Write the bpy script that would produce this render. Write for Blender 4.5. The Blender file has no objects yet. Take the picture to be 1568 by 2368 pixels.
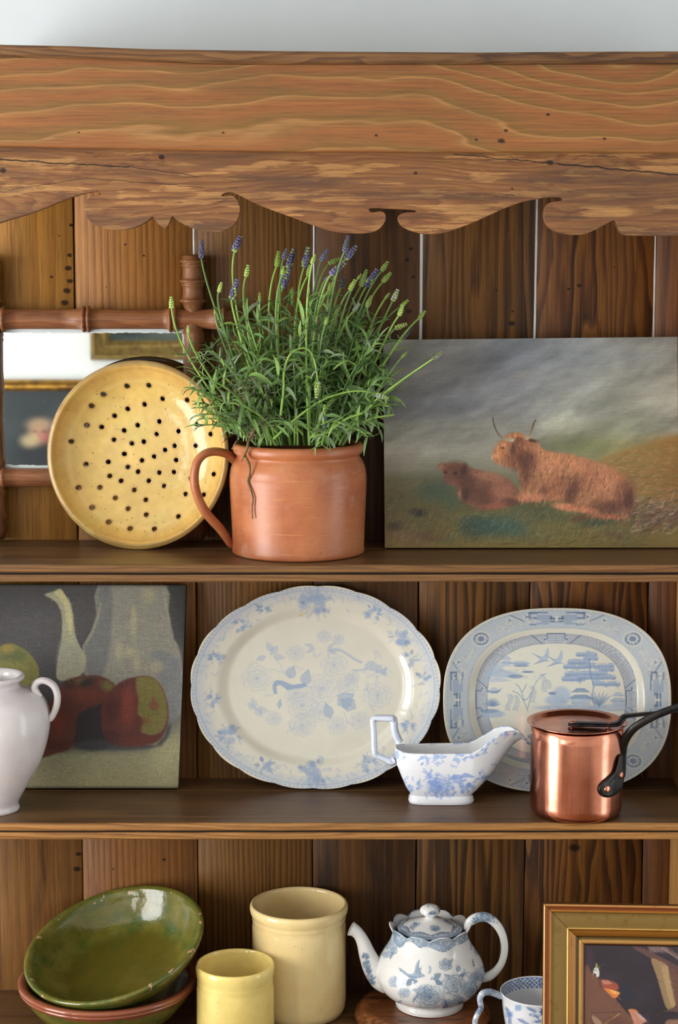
import bpy, bmesh, math, random
import numpy as np
from mathutils import Vector, Matrix
random.seed(7); RNG = np.random.default_rng(7)
sin, cos, pi = math.sin, math.cos, math.pi
S = bpy.context.scene
COL = S.collection

# ------------------------------------------------------------------ camera, world, lights, exposure
F, TH, CAM = 4250.0, math.radians(8.0), Vector((0, -2.4, 1.9))
cd = bpy.data.cameras.new('camera'); cam = bpy.data.objects.new('camera', cd); COL.objects.link(cam)
cam.location = CAM; cam.rotation_euler = (pi/2 - TH, 0, 0)
cd.sensor_fit = 'VERTICAL'; cd.sensor_height = 36; cd.sensor_width = 24; cd.lens = 36*F/2368
cd.clip_start = .05; cd.clip_end = 50
cd.dof.use_dof = True; cd.dof.focus_distance = 2.5; cd.dof.aperture_fstop = 9
S.camera = cam
S.view_settings.view_transform = 'Standard'; S.view_settings.look = 'None'
S.view_settings.gamma = 1; S.view_settings.use_curve_mapping = False
S.view_settings.exposure = -0.08
S.cycles.use_denoising = True
S.cycles.max_bounces = 8; S.cycles.diffuse_bounces = 4; S.cycles.glossy_bounces = 5
S.cycles.caustics_reflective = False; S.cycles.caustics_refractive = False
S.cycles.sample_clamp_indirect = 6
w = bpy.data.worlds.new('world'); S.world = w; w.use_nodes = True
w.node_tree.nodes['Background'].inputs[0].default_value = (.75, .87, 1, 1)
w.node_tree.nodes['Background'].inputs[1].default_value = 1.0

def area(name, loc, tgt, sx, sz, power, color):
    l = bpy.data.lights.new(name, 'AREA'); l.shape = 'RECTANGLE'; l.size = sx; l.size_y = sz; l.energy = power; l.color = color
    o = bpy.data.objects.new(name, l); COL.objects.link(o); o.location = loc
    o.rotation_euler = (Vector(tgt) - Vector(loc)).to_track_quat('-Z', 'Y').to_euler()
    return o
ROOM = dict(x0=-2.2, x1=2.2, y0=-3.6, y1=0.232, h=2.75)
WIN = [dict(side=-1, y=-1.15, z=1.22, w=1.30, h=2.2), dict(side=1, y=-.75, z=1.2, w=.6, h=2.1), dict(side=-1, y=-2.95, z=1.6, w=.7, h=1.3)]
area('daylight_left_window', (-2.32, -1.15, 1.22), (0, -1.15, 1.22), 1.30, 2.2, 118, (1, .99, .965))
area('daylight_right_window', (2.32, -.75, 1.2), (0, -.75, 1.2), .6, 2.1, 16, (.86, .93, 1))
area('daylight_back_window', (-2.32, -2.95, 1.6), (0, -2.95, 1.6), .7, 1.3, 40, (1, .98, .94))

# ------------------------------------------------------------------ geometry of the view (where a measured point stands at depth Y)
def ray(px, py):
    u = (px-784)/F; v = (1184-py)/F
    return Vector((u, cos(TH)+v*sin(TH), -sin(TH)+v*cos(TH)))
def P(px, py, Y):
    d = ray(px, py); return CAM + d*((Y-CAM.y)/d.y)
def PZ(px, py, z):
    d = ray(px, py); return CAM + d*((z-CAM.z)/d.z)
def mpp(p):
    q = Vector(p)-CAM; return (q.y*cos(TH) - q.z*sin(TH))/F
Z1, Z2, Z3, DEP = 1.9-.1699*2.4, 1.9-.3172*2.4, 1.9-.453*2.4, .215

# ------------------------------------------------------------------ mesh helpers
def C(r, g, b, a=1):
    f = lambda c: (c/255/12.92) if c/255 <= .04045 else ((c/255+.055)/1.055)**2.4
    return (f(r), f(g), f(b), a)
def lin(a):
    a = np.clip(a, 0, 1); return np.where(a <= .04045, a/12.92, ((a+.055)/1.055)**2.4)
def mesh_np(name, V, Q, smooth=True, col=None):
    V = np.asarray(V, np.float32).reshape(-1, 3)
    me = bpy.data.meshes.new(name)
    if isinstance(Q, np.ndarray):
        k = Q.shape[1]; n = len(Q)
        me.vertices.add(len(V)); me.vertices.foreach_set('co', V.ravel())
        me.loops.add(n*k); me.loops.foreach_set('vertex_index', Q.astype(np.int32).ravel())
        me.polygons.add(n); me.polygons.foreach_set('loop_start', np.arange(0, n*k, k, dtype=np.int32))
        me.update(calc_edges=True); me.validate()
    else:
        me.from_pydata([tuple(map(float, v)) for v in V], [], Q)
    if smooth: me.polygons.foreach_set('use_smooth', np.ones(len(me.polygons), bool))
    if col is not None:
        at = me.color_attributes.new('Col', 'FLOAT_COLOR', 'POINT')
        c4 = np.ones((len(V), 4), np.float32); c4[:, :3] = lin(np.asarray(col).reshape(-1, 3)); at.data.foreach_set('color', c4.ravel())
    me.update(); return me
def obj(name, me, mat=None, parent=None, loc=None, rot=None, mw=None):
    o = bpy.data.objects.new(name, me); COL.objects.link(o)
    if mat is not None and me is not None:
        me.materials.clear(); me.materials.append(mat)
    if parent is not None: o.parent = parent
    if loc is not None: o.location = loc
    if rot is not None: o.rotation_euler = rot
    if mw is not None: o.matrix_local = mw
    return o
def thing(name, label, cat, loc=(0, 0, 0), group=None, mw=None):
    o = bpy.data.objects.new(name, None); COL.objects.link(o); o.location = loc
    o.empty_display_size = .02
    if mw is not None: o.matrix_world = mw
    o['label'] = label; o['category'] = cat
    if group: o['group'] = group
    return o
def tag(o, label, cat, kind=None, group=None):
    if label: o['label'] = label
    if cat: o['category'] = cat
    if kind: o['kind'] = kind
    if group: o['group'] = group
    return o
def gridq(nu, nv, cu=False, cv=False):
    i = np.arange(nu if cu else nu-1); j = np.arange(nv if cv else nv-1)
    I, J = np.meshgrid(i, j, indexing='ij'); I2 = (I+1) % nu; J2 = (J+1) % nv
    return np.stack([I*nv+J, I2*nv+J, I2*nv+J2, I*nv+J2], -1).reshape(-1, 4)
def resample(pts, n):
    pts = np.asarray(pts, float); d = np.r_[0, np.cumsum(np.hypot(*np.diff(pts[:, :2], axis=0).T) + 1e-9)] if pts.shape[1] == 2 else np.r_[0, np.cumsum(np.linalg.norm(np.diff(pts, axis=0), axis=1)+1e-9)]
    t = np.linspace(0, d[-1], n); return np.stack([np.interp(t, d, pts[:, k]) for k in range(pts.shape[1])], 1)
def catmull(pts, n=8, closed=False):
    p = np.asarray(pts, float); N = len(p); out = []
    for i in range(N if closed else N-1):
        a, b, c, d = (p[(i-1) % N], p[i], p[(i+1) % N], p[(i+2) % N]) if closed else (p[max(i-1, 0)], p[i], p[i+1], p[min(i+2, N-1)])
        for k in range(n):
            t = k/n; out.append(.5*((2*b)+(c-a)*t+(2*a-5*b+4*c-d)*t*t+(3*b-a-3*c+d)*t**3))
    if not closed: out.append(p[-1])
    return np.array(out)
def lathe(name, prof, segs=96, wob=0, n=None, smoothprof=False, colf=None, seed=0):
    pr = np.asarray(prof, float)
    if smoothprof: pr = catmull(pr, 5)
    if n: pr = resample(pr, n)
    th = np.linspace(0, 2*pi, segs, endpoint=False) - pi/2
    R = pr[:, 0][:, None]*np.ones(segs)[None]; Z = pr[:, 1][:, None]*np.ones(segs)[None]
    if wob:
        R = R*(1+wob*(np.sin(2*th+seed)[None]+.5*np.sin(3*th+1.3*seed)[None]))
    V = np.stack([R*np.cos(th), R*np.sin(th), Z], -1)
    return mesh_np(name, V, gridq(len(pr), segs, False, True)[:, ::-1], True, None if colf is None else colf(V))
def tube(name, pts, rad, segs=10, flat=1.0, up=(0, 1, 0), closed=False, caps=True, n=None):
    """sweep; rad = in-plane radius list, flat = (radius along up)/(in-plane radius)"""
    pts = np.asarray([tuple(p) for p in pts], float); rad = np.ones(len(pts))*np.asarray(rad, float)
    if n:
        a = catmull(np.c_[pts, rad], n, closed); pts, rad = a[:, :3], a[:, 3]
    N = len(pts); T = np.gradient(pts, axis=0) if not closed else np.roll(pts, -1, 0)-np.roll(pts, 1, 0)
    T /= np.linalg.norm(T, axis=1)[:, None]+1e-12
    upv = np.asarray(up, float)[None]*np.ones((N, 1)); A = np.cross(T, upv); A /= np.linalg.norm(A, axis=1)[:, None]+1e-9
    B = np.cross(T, A)
    th = np.linspace(0, 2*pi, segs, endpoint=False)
    V = pts[:, None]+rad[:, None, None]*(np.cos(th)[None, :, None]*A[:, None]+flat*np.sin(th)[None, :, None]*B[:, None])
    Q = [tuple(int(x) for x in q) for q in gridq(N, segs, closed, True)]
    if caps and not closed:
        Q.append(tuple(range(segs))[::-1]); Q.append(tuple((N-1)*segs+k for k in range(segs)))
    me = mesh_np(name, V, Q, True)
    return me
def box_bm(bm, c, s, rz=None):
    r = bmesh.ops.create_cube(bm, size=1); 
    for v in r['verts']: v.co = Vector((v.co.x*s[0]+c[0], v.co.y*s[1]+c[1], v.co.z*s[2]+c[2]))
    return r['verts']
def box(name, lo, hi, mat, parent=None, bevel=.0, segs=2):
    bm = bmesh.new(); c = [(a+b)/2 for a, b in zip(lo, hi)]; s = [b-a for a, b in zip(lo, hi)]
    box_bm(bm, c, s)
    if bevel: bmesh.ops.bevel(bm, geom=bm.edges[:], offset=bevel, segments=segs, affect='EDGES', profile=.5)
    me = bpy.data.meshes.new(name); bm.to_mesh(me); bm.free()
    return obj(name, me, mat, parent)
def join_np(parts):
    V = []; Q = []; o = 0
    for v, q in parts:
        v = np.asarray(v).reshape(-1, 3); V.append(v); Q += [tuple(int(i)+o for i in f) for f in q]; o += len(v)
    return np.concatenate(V), Q

# ------------------------------------------------------------------ node helpers
class Mat:
    def __init__(s, name):
        s.m = bpy.data.materials.new(name); s.m.use_nodes = True; s.t = s.m.node_tree; s.b = s.t.nodes['Principled BSDF']; s.out = s.t.nodes['Material Output']
    def n(s, typ, ins=None, **kw):
        nd = s.t.nodes.new('ShaderNode'+typ)
        for k, v in kw.items(): setattr(nd, k, v)
        for k, v in (ins or {}).items():
            if isinstance(v, bpy.types.NodeSocket): s.t.links.new(v, nd.inputs[k])
            else: nd.inputs[k].default_value = v
        return nd
    def math(s, op, a, b=0, c=0):
        return s.n('Math', {0: a, 1: b, 2: c}, operation=op).outputs[0]
    def mix(s, fac, a, b, mode='MIX'):
        nd = s.n('Mix', None, data_type='RGBA', blend_type=mode)
        for k, v in ((0, fac), (6, a), (7, b)):
            if isinstance(v, bpy.types.NodeSocket): s.t.links.new(v, nd.inputs[k])
            else: nd.inputs[k].default_value = v
        return nd.outputs[2]
    def ramp(s, fac, stops, interp='LINEAR'):
        nd = s.n('ValToRGB', {0: fac}); r = nd.color_ramp; r.interpolation = interp
        while len(r.elements) < len(stops): r.elements.new(.5)
        for e, (p, c) in zip(r.elements, stops): e.position = p; e.color = c if len(c) == 4 else (*c, 1)
        return nd.outputs[0]
    def coord(s, kind='Object', scale=(1, 1, 1), loc=(0, 0, 0), rot=(0, 0, 0)):
        tc = s.n('TexCoord').outputs[kind]
        return s.n('Mapping', {'Vector': tc, 'Scale': scale, 'Location': loc, 'Rotation': rot}).outputs[0]
    def noise(s, vec, scale=1, detail=3, rough=.5, dist=0):
        return s.n('TexNoise', {'Vector': vec, 'Scale': scale, 'Detail': detail, 'Roughness': rough, 'Distortion': dist}).outputs['Fac']
    def set(s, **kw):
        names = dict(color='Base Color', rough='Roughness', metal='Metallic', normal='Normal', spec='Specular IOR Level', coat='Coat Weight', coatr='Coat Roughness', ior='IOR', trans='Transmission Weight', sheen='Sheen Weight', sub='Subsurface Weight', emis='Emission Color', emiss='Emission Strength', alpha='Alpha')
        for k, v in kw.items():
            i = s.b.inputs[names[k]]
            if isinstance(v, bpy.types.NodeSocket): s.t.links.new(v, i)
            else: i.default_value = v
        return s
    def bump(s, h, strength=.3, dist=.001):
        return s.n('Bump', {'Height': h, 'Strength': strength, 'Distance': dist}).outputs[0]

# ------------------------------------------------------------------ materials
def wood(name, light, mid, dark, along='z', A=60., B=5., nsc=(9, .9), nz=3., off=(0, 0, 0), rough=.42, fine=.22, stain=.35, stainc=(35, 24, 18),
         contrast=1., patch=None, cracks=(), holes=(), bump=.25, spec=.35, worn=0, edge=None, stops=None, st0=.56, pores=.4, low=None):
    M = Mat(name); x, z = (0, 2) if along == 'z' else (2, 0)
    tc = M.n('TexCoord').outputs['Object']
    sep = M.n('SeparateXYZ', {0: tc}).outputs
    X = sep[x]; Zc = sep[z]; Yc = sep[1]
    def vec(sa, sl, o=0):
        return M.n('CombineXYZ', {0: M.math('MULTIPLY_ADD', X, sa, off[0]+o), 1: M.math('MULTIPLY_ADD', Yc, sa, off[1]), 2: M.math('MULTIPLY_ADD', Zc, sl, off[2])}).outputs[0]
    n1 = M.noise(vec(nsc[0], nsc[1]), 1, nz, .45)
    n2 = M.noise(vec(nsc[0]*5, nsc[1]*2.5, 7), 1, 2, .5)
    t = M.math('ADD', M.math('MULTIPLY', X, A), M.math('ADD', M.math('MULTIPLY', n1, B), M.math('MULTIPLY', n2, .9)))
    fr = M.math('FRACT', t)
    # slow dark build up, quick return: growth rings
    ring = M.ramp(fr, [(0, (0, 0, 0)), (.3, (.15,)*3), (.72, (.75,)*3), (.86, (1, 1, 1)), (.95, (.5,)*3), (1, (0, 0, 0))], 'EASE')
    f1 = M.noise(vec(420, 9), 1, 2, .6); f2 = M.noise(vec(1300, 45, 3), 1, 1, .5)
    strength = M.noise(vec(14, 1.2, 11), 1, 2, .5)
    rs = M.math('MULTIPLY', ring, M.math('MULTIPLY', M.ramp(strength, [(.3, (.35,)*3), (.65, (1, 1, 1))]), contrast))
    c = M.ramp(rs, [(0, C(*light)), (.5, C(*mid)), (1, C(*dark))]) if stops is None else M.ramp(fr, [(p_, C(*q_)) for p_, q_ in stops], 'EASE')
    tone = M.noise(vec(5, .7, 23), 1, 2, .5)
    c = M.mix(.28, c, M.ramp(tone, [(.3, C(*[v*.62 for v in light])), (.5, C(*mid)), (.7, C(*light))]), 'MIX') if patch is None else \
        M.mix(M.ramp(M.noise(vec(*patch[3:5], 31), 1, 4, .55), [(patch[1], (0, 0, 0)), (patch[2], (1, 1, 1))]), c, C(*patch[0]))
    fib = M.math('ADD', M.math('MULTIPLY', f1, .6), M.math('MULTIPLY', f2, .4))
    c = M.mix(1, c, M.ramp(fib, [(.3, (1-fine*1.6,)*3), (.55, (1, 1, 1)), (.75, (1+fine*.5,)*3)]), 'MULTIPLY')
    st = M.ramp(M.noise(vec(22, 2.2, 41), 1, 5, .65), [(st0, (0, 0, 0)), (st0+.14, (stain,)*3)])
    c = M.mix(st, c, C(*stainc))
    po = M.ramp(M.noise(vec(760, 13, 61), 1, 3, .6), [(.56, (0, 0, 0)), (.70, (pores,)*3)]); c = M.mix(po, c, C(*[v*.42 for v in dark]))
    c = M.mix(M.ramp(M.noise(vec(300, 5, 71), 1, 2, .6), [(.56, (0, 0, 0)), (.72, (pores*.6,)*3)]), c, C(*[min(255, v*1.25) for v in light]))
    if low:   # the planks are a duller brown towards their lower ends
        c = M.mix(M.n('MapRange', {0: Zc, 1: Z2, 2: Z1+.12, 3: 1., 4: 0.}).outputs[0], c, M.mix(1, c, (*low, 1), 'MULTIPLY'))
    h = M.math('SUBTRACT', M.math('MULTIPLY', fib, .5), M.math('MULTIPLY', rs, .5))
    if worn:
        wn = M.ramp(M.noise(vec(70, 13, 51), 1, 6, .7), [(.60, (0, 0, 0)), (.635, (worn,)*3)])
        c = M.mix(wn, c, C(*stainc)); h = M.math('SUBTRACT', h, wn)
    if cracks or holes:
        sx, sz = sep[0], sep[2]; m = None
        wob = M.math('MULTIPLY', M.math('SUBTRACT', M.noise(M.coord('Object', (60, 60, 60)), 1, 4, .6), .5), .006)
        for x0, z0, x1, z1, wd in cracks:
            k = (z1-z0)/(x1-x0)
            d = M.math('ABSOLUTE', M.math('ADD', M.math('SUBTRACT', sz, M.math('MULTIPLY_ADD', sx, k, z0-k*x0)), wob))
            v = M.math('LESS_THAN', d, wd)
            v = M.math('MULTIPLY', v, M.math('MULTIPLY', M.math('GREATER_THAN', sx, x0), M.math('LESS_THAN', sx, x1)))
            m = v if m is None else M.math('MAXIMUM', m, v)
        for hx, hz_, r in holes:
            dx = M.math('SUBTRACT', sx, hx); dz = M.math('MULTIPLY', M.math('SUBTRACT', sz, hz_), 1.5)
            d = M.math('ADD', M.math('SQRT', M.math('ADD', M.math('MULTIPLY', dx, dx), M.math('MULTIPLY', dz, dz))), wob)
            v = M.n('MapRange', {0: d, 1: r*.6, 2: r*1.2, 3: 1., 4: 0.}).outputs[0]
            m = v if m is None else M.math('MAXIMUM', m, v)
        c = M.mix(M.math('MULTIPLY', m, .9), c, C(24, 16, 12)); h = M.math('SUBTRACT', h, M.math('MULTIPLY', m, 2))
    M.set(color=c, rough=M.ramp(fib, [(.3, (rough+.12,)*3), (.7, (rough-.05,)*3)]), normal=M.bump(h, bump, .0012), spec=spec)
    return M.m
def plaster(name, c, var=.04, scale=8, bump=.1):
    M = Mat(name); v = M.coord('Object'); n = M.noise(v, scale, 4, .6)
    M.set(color=M.mix(1, C(*c), M.ramp(n, [(.3, (1-var,)*3), (.7, (1, 1, 1))]), 'MULTIPLY'), rough=.8, normal=M.bump(M.noise(v, 160, 4, .6), bump, .001))
    return M.m
def ceramic(name, c, c2=None, rough=.16, speck=None, attr=False, mott=.08, scale=14, bump=.06, craq=0, wear=None, bsc=60, spec=.5, tint=None):
    M = Mat(name); v = M.coord('Object')
    base = M.n('Attribute', attribute_name='Col').outputs['Color'] if attr else C(*c)
    n = M.noise(v, scale, 4, .6)
    col = base
    if c2 is not None: col = M.mix(M.ramp(n, [(.35, (0, 0, 0)), (.68, (1, 1, 1))]), base, C(*c2))
    col = M.mix(1, col, M.ramp(M.noise(v, scale*3.1, 3, .6), [(.3, (1-mott*2,)*3), (.6, (1, 1, 1))]), 'MULTIPLY')
    if speck:
        sp = M.n('TexVoronoi', {'Vector': v, 'Scale': speck[1]}).outputs['Distance']
        col = M.mix(M.ramp(sp, [(speck[2], (speck[3] if len(speck) > 3 else .8,)*3), (speck[2]*1.6, (0, 0, 0))]), col, C(*speck[0]))
    if wear:
        col = M.mix(M.ramp(M.noise(M.coord('Object', wear[1]), 1, 5, .7), [(wear[2], (0, 0, 0)), (wear[2]+.07, (wear[3],)*3)]), col, C(*wear[0]))
    if craq:
        vo = M.n('TexVoronoi', {'Vector': v, 'Scale': craq}, feature='DISTANCE_TO_EDGE').outputs['Distance']
        col = M.mix(M.ramp(vo, [(0, (.35,)*3), (.02, (0, 0, 0))]), col, C(120, 105, 80))
    M.set(color=col, rough=M.ramp(n, [(.3, (rough,)*3), (.75, (rough*1.5,)*3)]), normal=M.bump(M.noise(v, bsc, 2, .5), bump, .002), spec=spec)
    return M.m
def attrmat(name, rough=.6, bump=None, spec=.3, detail=None, mul=1.0):
    """colours stored on the mesh (brush strokes of a picture, printed pattern) under fine relief"""
    M = Mat(name); v = M.coord('Object')
    c = M.n('Attribute', attribute_name='Col').outputs['Color']
    if detail:
        c = M.mix(1, c, M.ramp(M.noise(M.coord('Object', detail[0]), 1, 4, .65), [(.3, (1-detail[1],)*3), (.5, (1, 1, 1)), (.7, (1+detail[1],)*3)]), 'MULTIPLY')
    M.set(color=c, rough=rough, spec=spec)
    if bump: M.set(normal=M.bump(M.noise(M.coord('Object', bump[0]), 1, 4, .6), bump[1], .001))
    return M.m
def plain(name, c, rough=.5, metal=0, spec=.4, noise=None, bump=0):
    M = Mat(name); v = M.coord('Object'); col = C(*c)
    if noise: col = M.mix(M.ramp(M.noise(v, noise[1], 4, .6), [(.38, (0, 0, 0)), (.65, (1, 1, 1))]), C(*c), C(*noise[0]))
    M.set(color=col, rough=rough, metal=metal, spec=spec)
    if bump: M.set(normal=M.bump(M.noise(v, bump, 4, .6), .4, .001))
    return M.m

wall_m = plaster('grey_white_plaster', (208, 216, 220))
room_m = plaster('white_plaster', (240, 240, 238))
floor_m = wood('floor_wood', (150, 115, 75), (120, 85, 50), (80, 55, 35), 'x', A=20)

# ------------------------------------------------------------------ the room
def struct(name, me, m, parent=None):
    o = obj(name, me, m, parent)
    if parent is None: o['kind'] = 'structure'
    return o
def slab(name, lo, hi, m, kind=True):
    o = box(name, lo, hi, m)
    if kind: o['kind'] = 'structure'
    return o
R = ROOM; T = .1
slab('floor', (R['x0']-T, R['y0']-T, -T), (R['x1']+T, R['y1']+T, 0), floor_m)
slab('ceiling', (R['x0']-T, R['y0']-T, R['h']), (R['x1']+T, R['y1']+T, R['h']+T), room_m)
slab('wall_back', (R['x0']-T, R['y1'], 0), (R['x1']+T, R['y1']+T, R['h']), wall_m)
slab('wall_front', (R['x0']-T, R['y0']-T, 0), (R['x1']+T, R['y0'], R['h']), room_m)
for side, nm in ((-1, 'wall_left'), (1, 'wall_right')):
    xi = R['x0'] if side < 0 else R['x1']; xo = xi+side*T
    ws = sorted([w_ for w_ in WIN if w_['side'] == side], key=lambda w_: w_['y'])
    bm = bmesh.new(); yc = R['y0']
    def B(ya, yb, za, zb): box_bm(bm, ((xi+xo)/2, (ya+yb)/2, (za+zb)/2), (T, yb-ya, zb-za))
    for w_ in ws:
        a, b = w_['y']-w_['w']/2, w_['y']+w_['w']/2; c0, c1 = w_['z']-w_['h']/2, w_['z']+w_['h']/2
        B(yc, a, 0, R['h']); B(a, b, 0, c0); B(a, b, c1, R['h']); yc = b
    B(yc, R['y1'], 0, R['h'])
    me = bpy.data.meshes.new(nm); bm.to_mesh(me); bm.free(); struct(nm, me, room_m)
white_paint = plain('white_gloss_paint', (235, 235, 232), .35)
for k, w_ in enumerate(WIN):
    xi = (R['x0'] if w_['side'] < 0 else R['x1'])+w_['side']*.05
    bm = bmesh.new(); y, z, ww, hh = w_['y'], w_['z'], w_['w'], w_['h']
    for s in (-1, 1):
        box_bm(bm, (xi, y+s*(ww/2-.02), z), (.05, .04, hh)); box_bm(bm, (xi, y, z+s*(hh/2-.02)), (.05, ww, .04))
    nb = 3 if ww > 1 else 2
    for i in range(1, nb): box_bm(bm, (xi, y-ww/2+ww*i/nb, z), (.03, .022, hh))
    for i in range(1, 4): box_bm(bm, (xi, y, z-hh/2+hh*i/4), (.03, ww, .022))
    me = bpy.data.meshes.new('window'); bm.to_mesh(me); bm.free(); struct('window_%d' % (k+1), me, white_paint)

# ------------------------------------------------------------------ the dresser
DR = thing('dresser', 'old stripped pine dresser with a scalloped top valance, plank back and three open shelves', 'dresser', (0, 0, Z3))
def drp(name, me, m, parent=DR):
    o = obj(name, me, m, parent)
    if parent is DR: o.matrix_parent_inverse = DR.matrix_basis.inverted()
    return o
DR.location = (0, 0, Z3); INV = Matrix.Translation((0, 0, -Z3))
def dp(name, me, m, label=None):
    o = obj(name, me, m, DR); o.matrix_parent_inverse = INV
    if label: o['label'] = label
    return o
XL, XR = -.75, P(1549, 1990, DEP).x
# back planks: joints measured at the top and the bottom of the back
joints = [(-70, -58), (171, 195), (449, 459), (726, 722), (976, 960), (1241, 1208), (1516, 1480)]
YB = DEP
ZT, ZB = 2.16, Z3-.04
def jx(j, z):
    t = (z-1.98)/(Z3-1.98); x0 = P(j[0], 530, YB).x; x1 = P(j[1], 2290, YB).x
    return x0+(x1-x0)*t
gap = [.0018, .0024, .0030, .0028, .0044, .0040, .0034]
def ph(l): 
    out = []
    for x, y, r in l: q_ = P(x, y, DEP); out.append((q_.x, q_.z, r))
    return out
hp0 = ph([(161, 590, .004), (158, 620, .005), (163, 650, .005), (156, 672, .006), (150, 700, .006), (137, 545, .0022), (120, 640, .003), (165, 520, .003), (178, 2010, .006), (182, 1975, .005)])
hp1 = ph([(333, 591, .0022), (290, 565, .0016), (247, 664, .0018), (380, 1988, .003), (262, 2010, .002)])
hp3 = ph([(940, 600, .004), (955, 640, .003), (945, 720, .004), (950, 575, .003)])
hp4 = ph([(1183, 748, .005), (1185, 720, .003), (1148, 672, .002)])
hp5 = ph([(1340, 660, .004), (1316, 668, .002), (1330, 1960, .009), (1420, 618, .002)])
pm = [
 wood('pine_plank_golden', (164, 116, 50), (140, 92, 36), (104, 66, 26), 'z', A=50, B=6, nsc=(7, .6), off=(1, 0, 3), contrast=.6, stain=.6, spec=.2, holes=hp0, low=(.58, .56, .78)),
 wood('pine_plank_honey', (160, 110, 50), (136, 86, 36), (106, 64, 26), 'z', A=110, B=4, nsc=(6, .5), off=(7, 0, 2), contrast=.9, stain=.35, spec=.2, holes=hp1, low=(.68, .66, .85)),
 wood('pine_plank_striped', (124, 86, 40), (98, 64, 27), (62, 38, 18), 'z', A=130, B=9, nsc=(8, .7), off=(9, 0, 5), contrast=1.1, spec=.2),
 wood('pine_plank_brown', (96, 62, 28), (78, 48, 20), (54, 32, 15), 'z', A=60, B=5, nsc=(7, .5), off=(12, 0, 8), contrast=.8, stain=.8, st0=.5, spec=.2, holes=hp3),
 wood('pitch_pine_plank_wide_figure', (124, 84, 36), (86, 54, 24), (40, 25, 14), 'z', A=62, B=10, nsc=(12, .9), off=(15, 0, 4), contrast=1.5, spec=.2, holes=hp4),
 wood('pitch_pine_plank_flame_figure', (132, 86, 36), (90, 52, 24), (38, 23, 14), 'z', A=46, B=13, nsc=(11, 1.7), off=(19, 0, 9), contrast=1.5, spec=.2, holes=hp5),
 wood('pine_plank_edge', (122, 76, 36), (98, 56, 26), (62, 34, 20), 'z', A=80, B=8, off=(23, 0, 2)),
]
def plank(k, jl, jr, gl, gr, m):
    n = 90; zs = np.linspace(ZB, ZT, n); rows = []; c = .0012; sm = lambda: np.convolve(RNG.normal(0, 1, n+6), np.ones(4)/4, 'same')[3:-3]
    wl, wr = sm()*.0004, sm()*.0004; yo = RNG.uniform(-.0012, .0006)
    for i, z in enumerate(zs):
        g = .45 if z < Z1 else 1
        xl = jx(jl, z)+gl/2*g+wl[i]; xr = jx(jr, z)-gr/2*g+wr[i]; yf = YB+yo; yb = YB+.0125
        rows.append([(xl, yb, z), (xl, yf+c, z), (xl+c, yf, z), (xl*.5+xr*.5, yf, z), (xr-c, yf, z), (xr, yf+c, z), (xr, yb, z)])
    me = mesh_np('plank', rows, gridq(n, 7, False, True), False)
    dp('plank', me, m)
for k in range(len(joints)):
    jr = joints[k+1] if k+1 < len(joints) else (1640, 1600)
    plank(k, joints[k], jr, gap[k], gap[k+1] if k+1 < len(joints) else .002, pm[k])
filler_m = plain('white_joint_filler', (236, 238, 240), .8)
for k, wd in ((2, .0028), (3, .0020), (4, .0044), (5, .0040), (6, .0026)):
    n = 50; zz = np.linspace(Z1, ZT, n); V = []
    for z in zz:
        xc = jx(joints[k], z)-(.0008 if k == 2 else 0); w_ = wd*.62+RNG.normal(0, .00012)
        V.append([(xc-w_, YB+.012, z), (xc-w_, YB+.0012, z), (xc, YB+.0007, z), (xc+w_, YB+.0012, z), (xc+w_, YB+.012, z)])
    dp('joint_filler', mesh_np('joint_filler', V, gridq(n, 5, False, True), True), filler_m)
dark_back = plain('gap_shade_dark', (30, 22, 18), .8)
o = box('gap_shade_board', (-.62, YB+.0128, ZB), (.62, YB+.0155, Z1-.02), dark_back); o.parent = DR; o.matrix_parent_inverse = INV  # added dark sheet, its colour gives the shade in the lower plank gaps
# shelves
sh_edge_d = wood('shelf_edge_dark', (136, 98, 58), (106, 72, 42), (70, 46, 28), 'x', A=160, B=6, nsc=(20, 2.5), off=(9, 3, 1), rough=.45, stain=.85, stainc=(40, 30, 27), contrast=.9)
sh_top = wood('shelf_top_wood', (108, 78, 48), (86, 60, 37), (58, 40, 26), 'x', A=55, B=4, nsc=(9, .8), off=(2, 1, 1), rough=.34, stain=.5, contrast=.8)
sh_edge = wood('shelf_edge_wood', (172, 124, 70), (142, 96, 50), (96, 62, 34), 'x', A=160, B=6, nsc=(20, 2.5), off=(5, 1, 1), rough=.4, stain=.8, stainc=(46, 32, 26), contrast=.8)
sh_groove = plain('blackened_groove', (16, 12, 11), .7)
def prism_x(name, prof, x0, x1, m, n=60, wob=.0003, smooth=False):
    """profile of (y,z) swept along x with a little wander"""
    xs = np.linspace(x0, x1, n); k = len(prof); d = np.convolve(RNG.normal(0, 1, (n+8)), np.ones(5)/5, 'same')[4:-4]*wob
    V = [[(x, y+d[i]*.6, z+d[i]) for y, z in prof] for i, x in enumerate(xs)]
    Q = [tuple(int(a) for a in q) for q in gridq(n, k, False, True)]; Q.append(tuple(range(k))[::-1]); Q.append(tuple((n-1)*k+i for i in range(k)))
    return mesh_np(name, V, Q, smooth)
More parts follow.
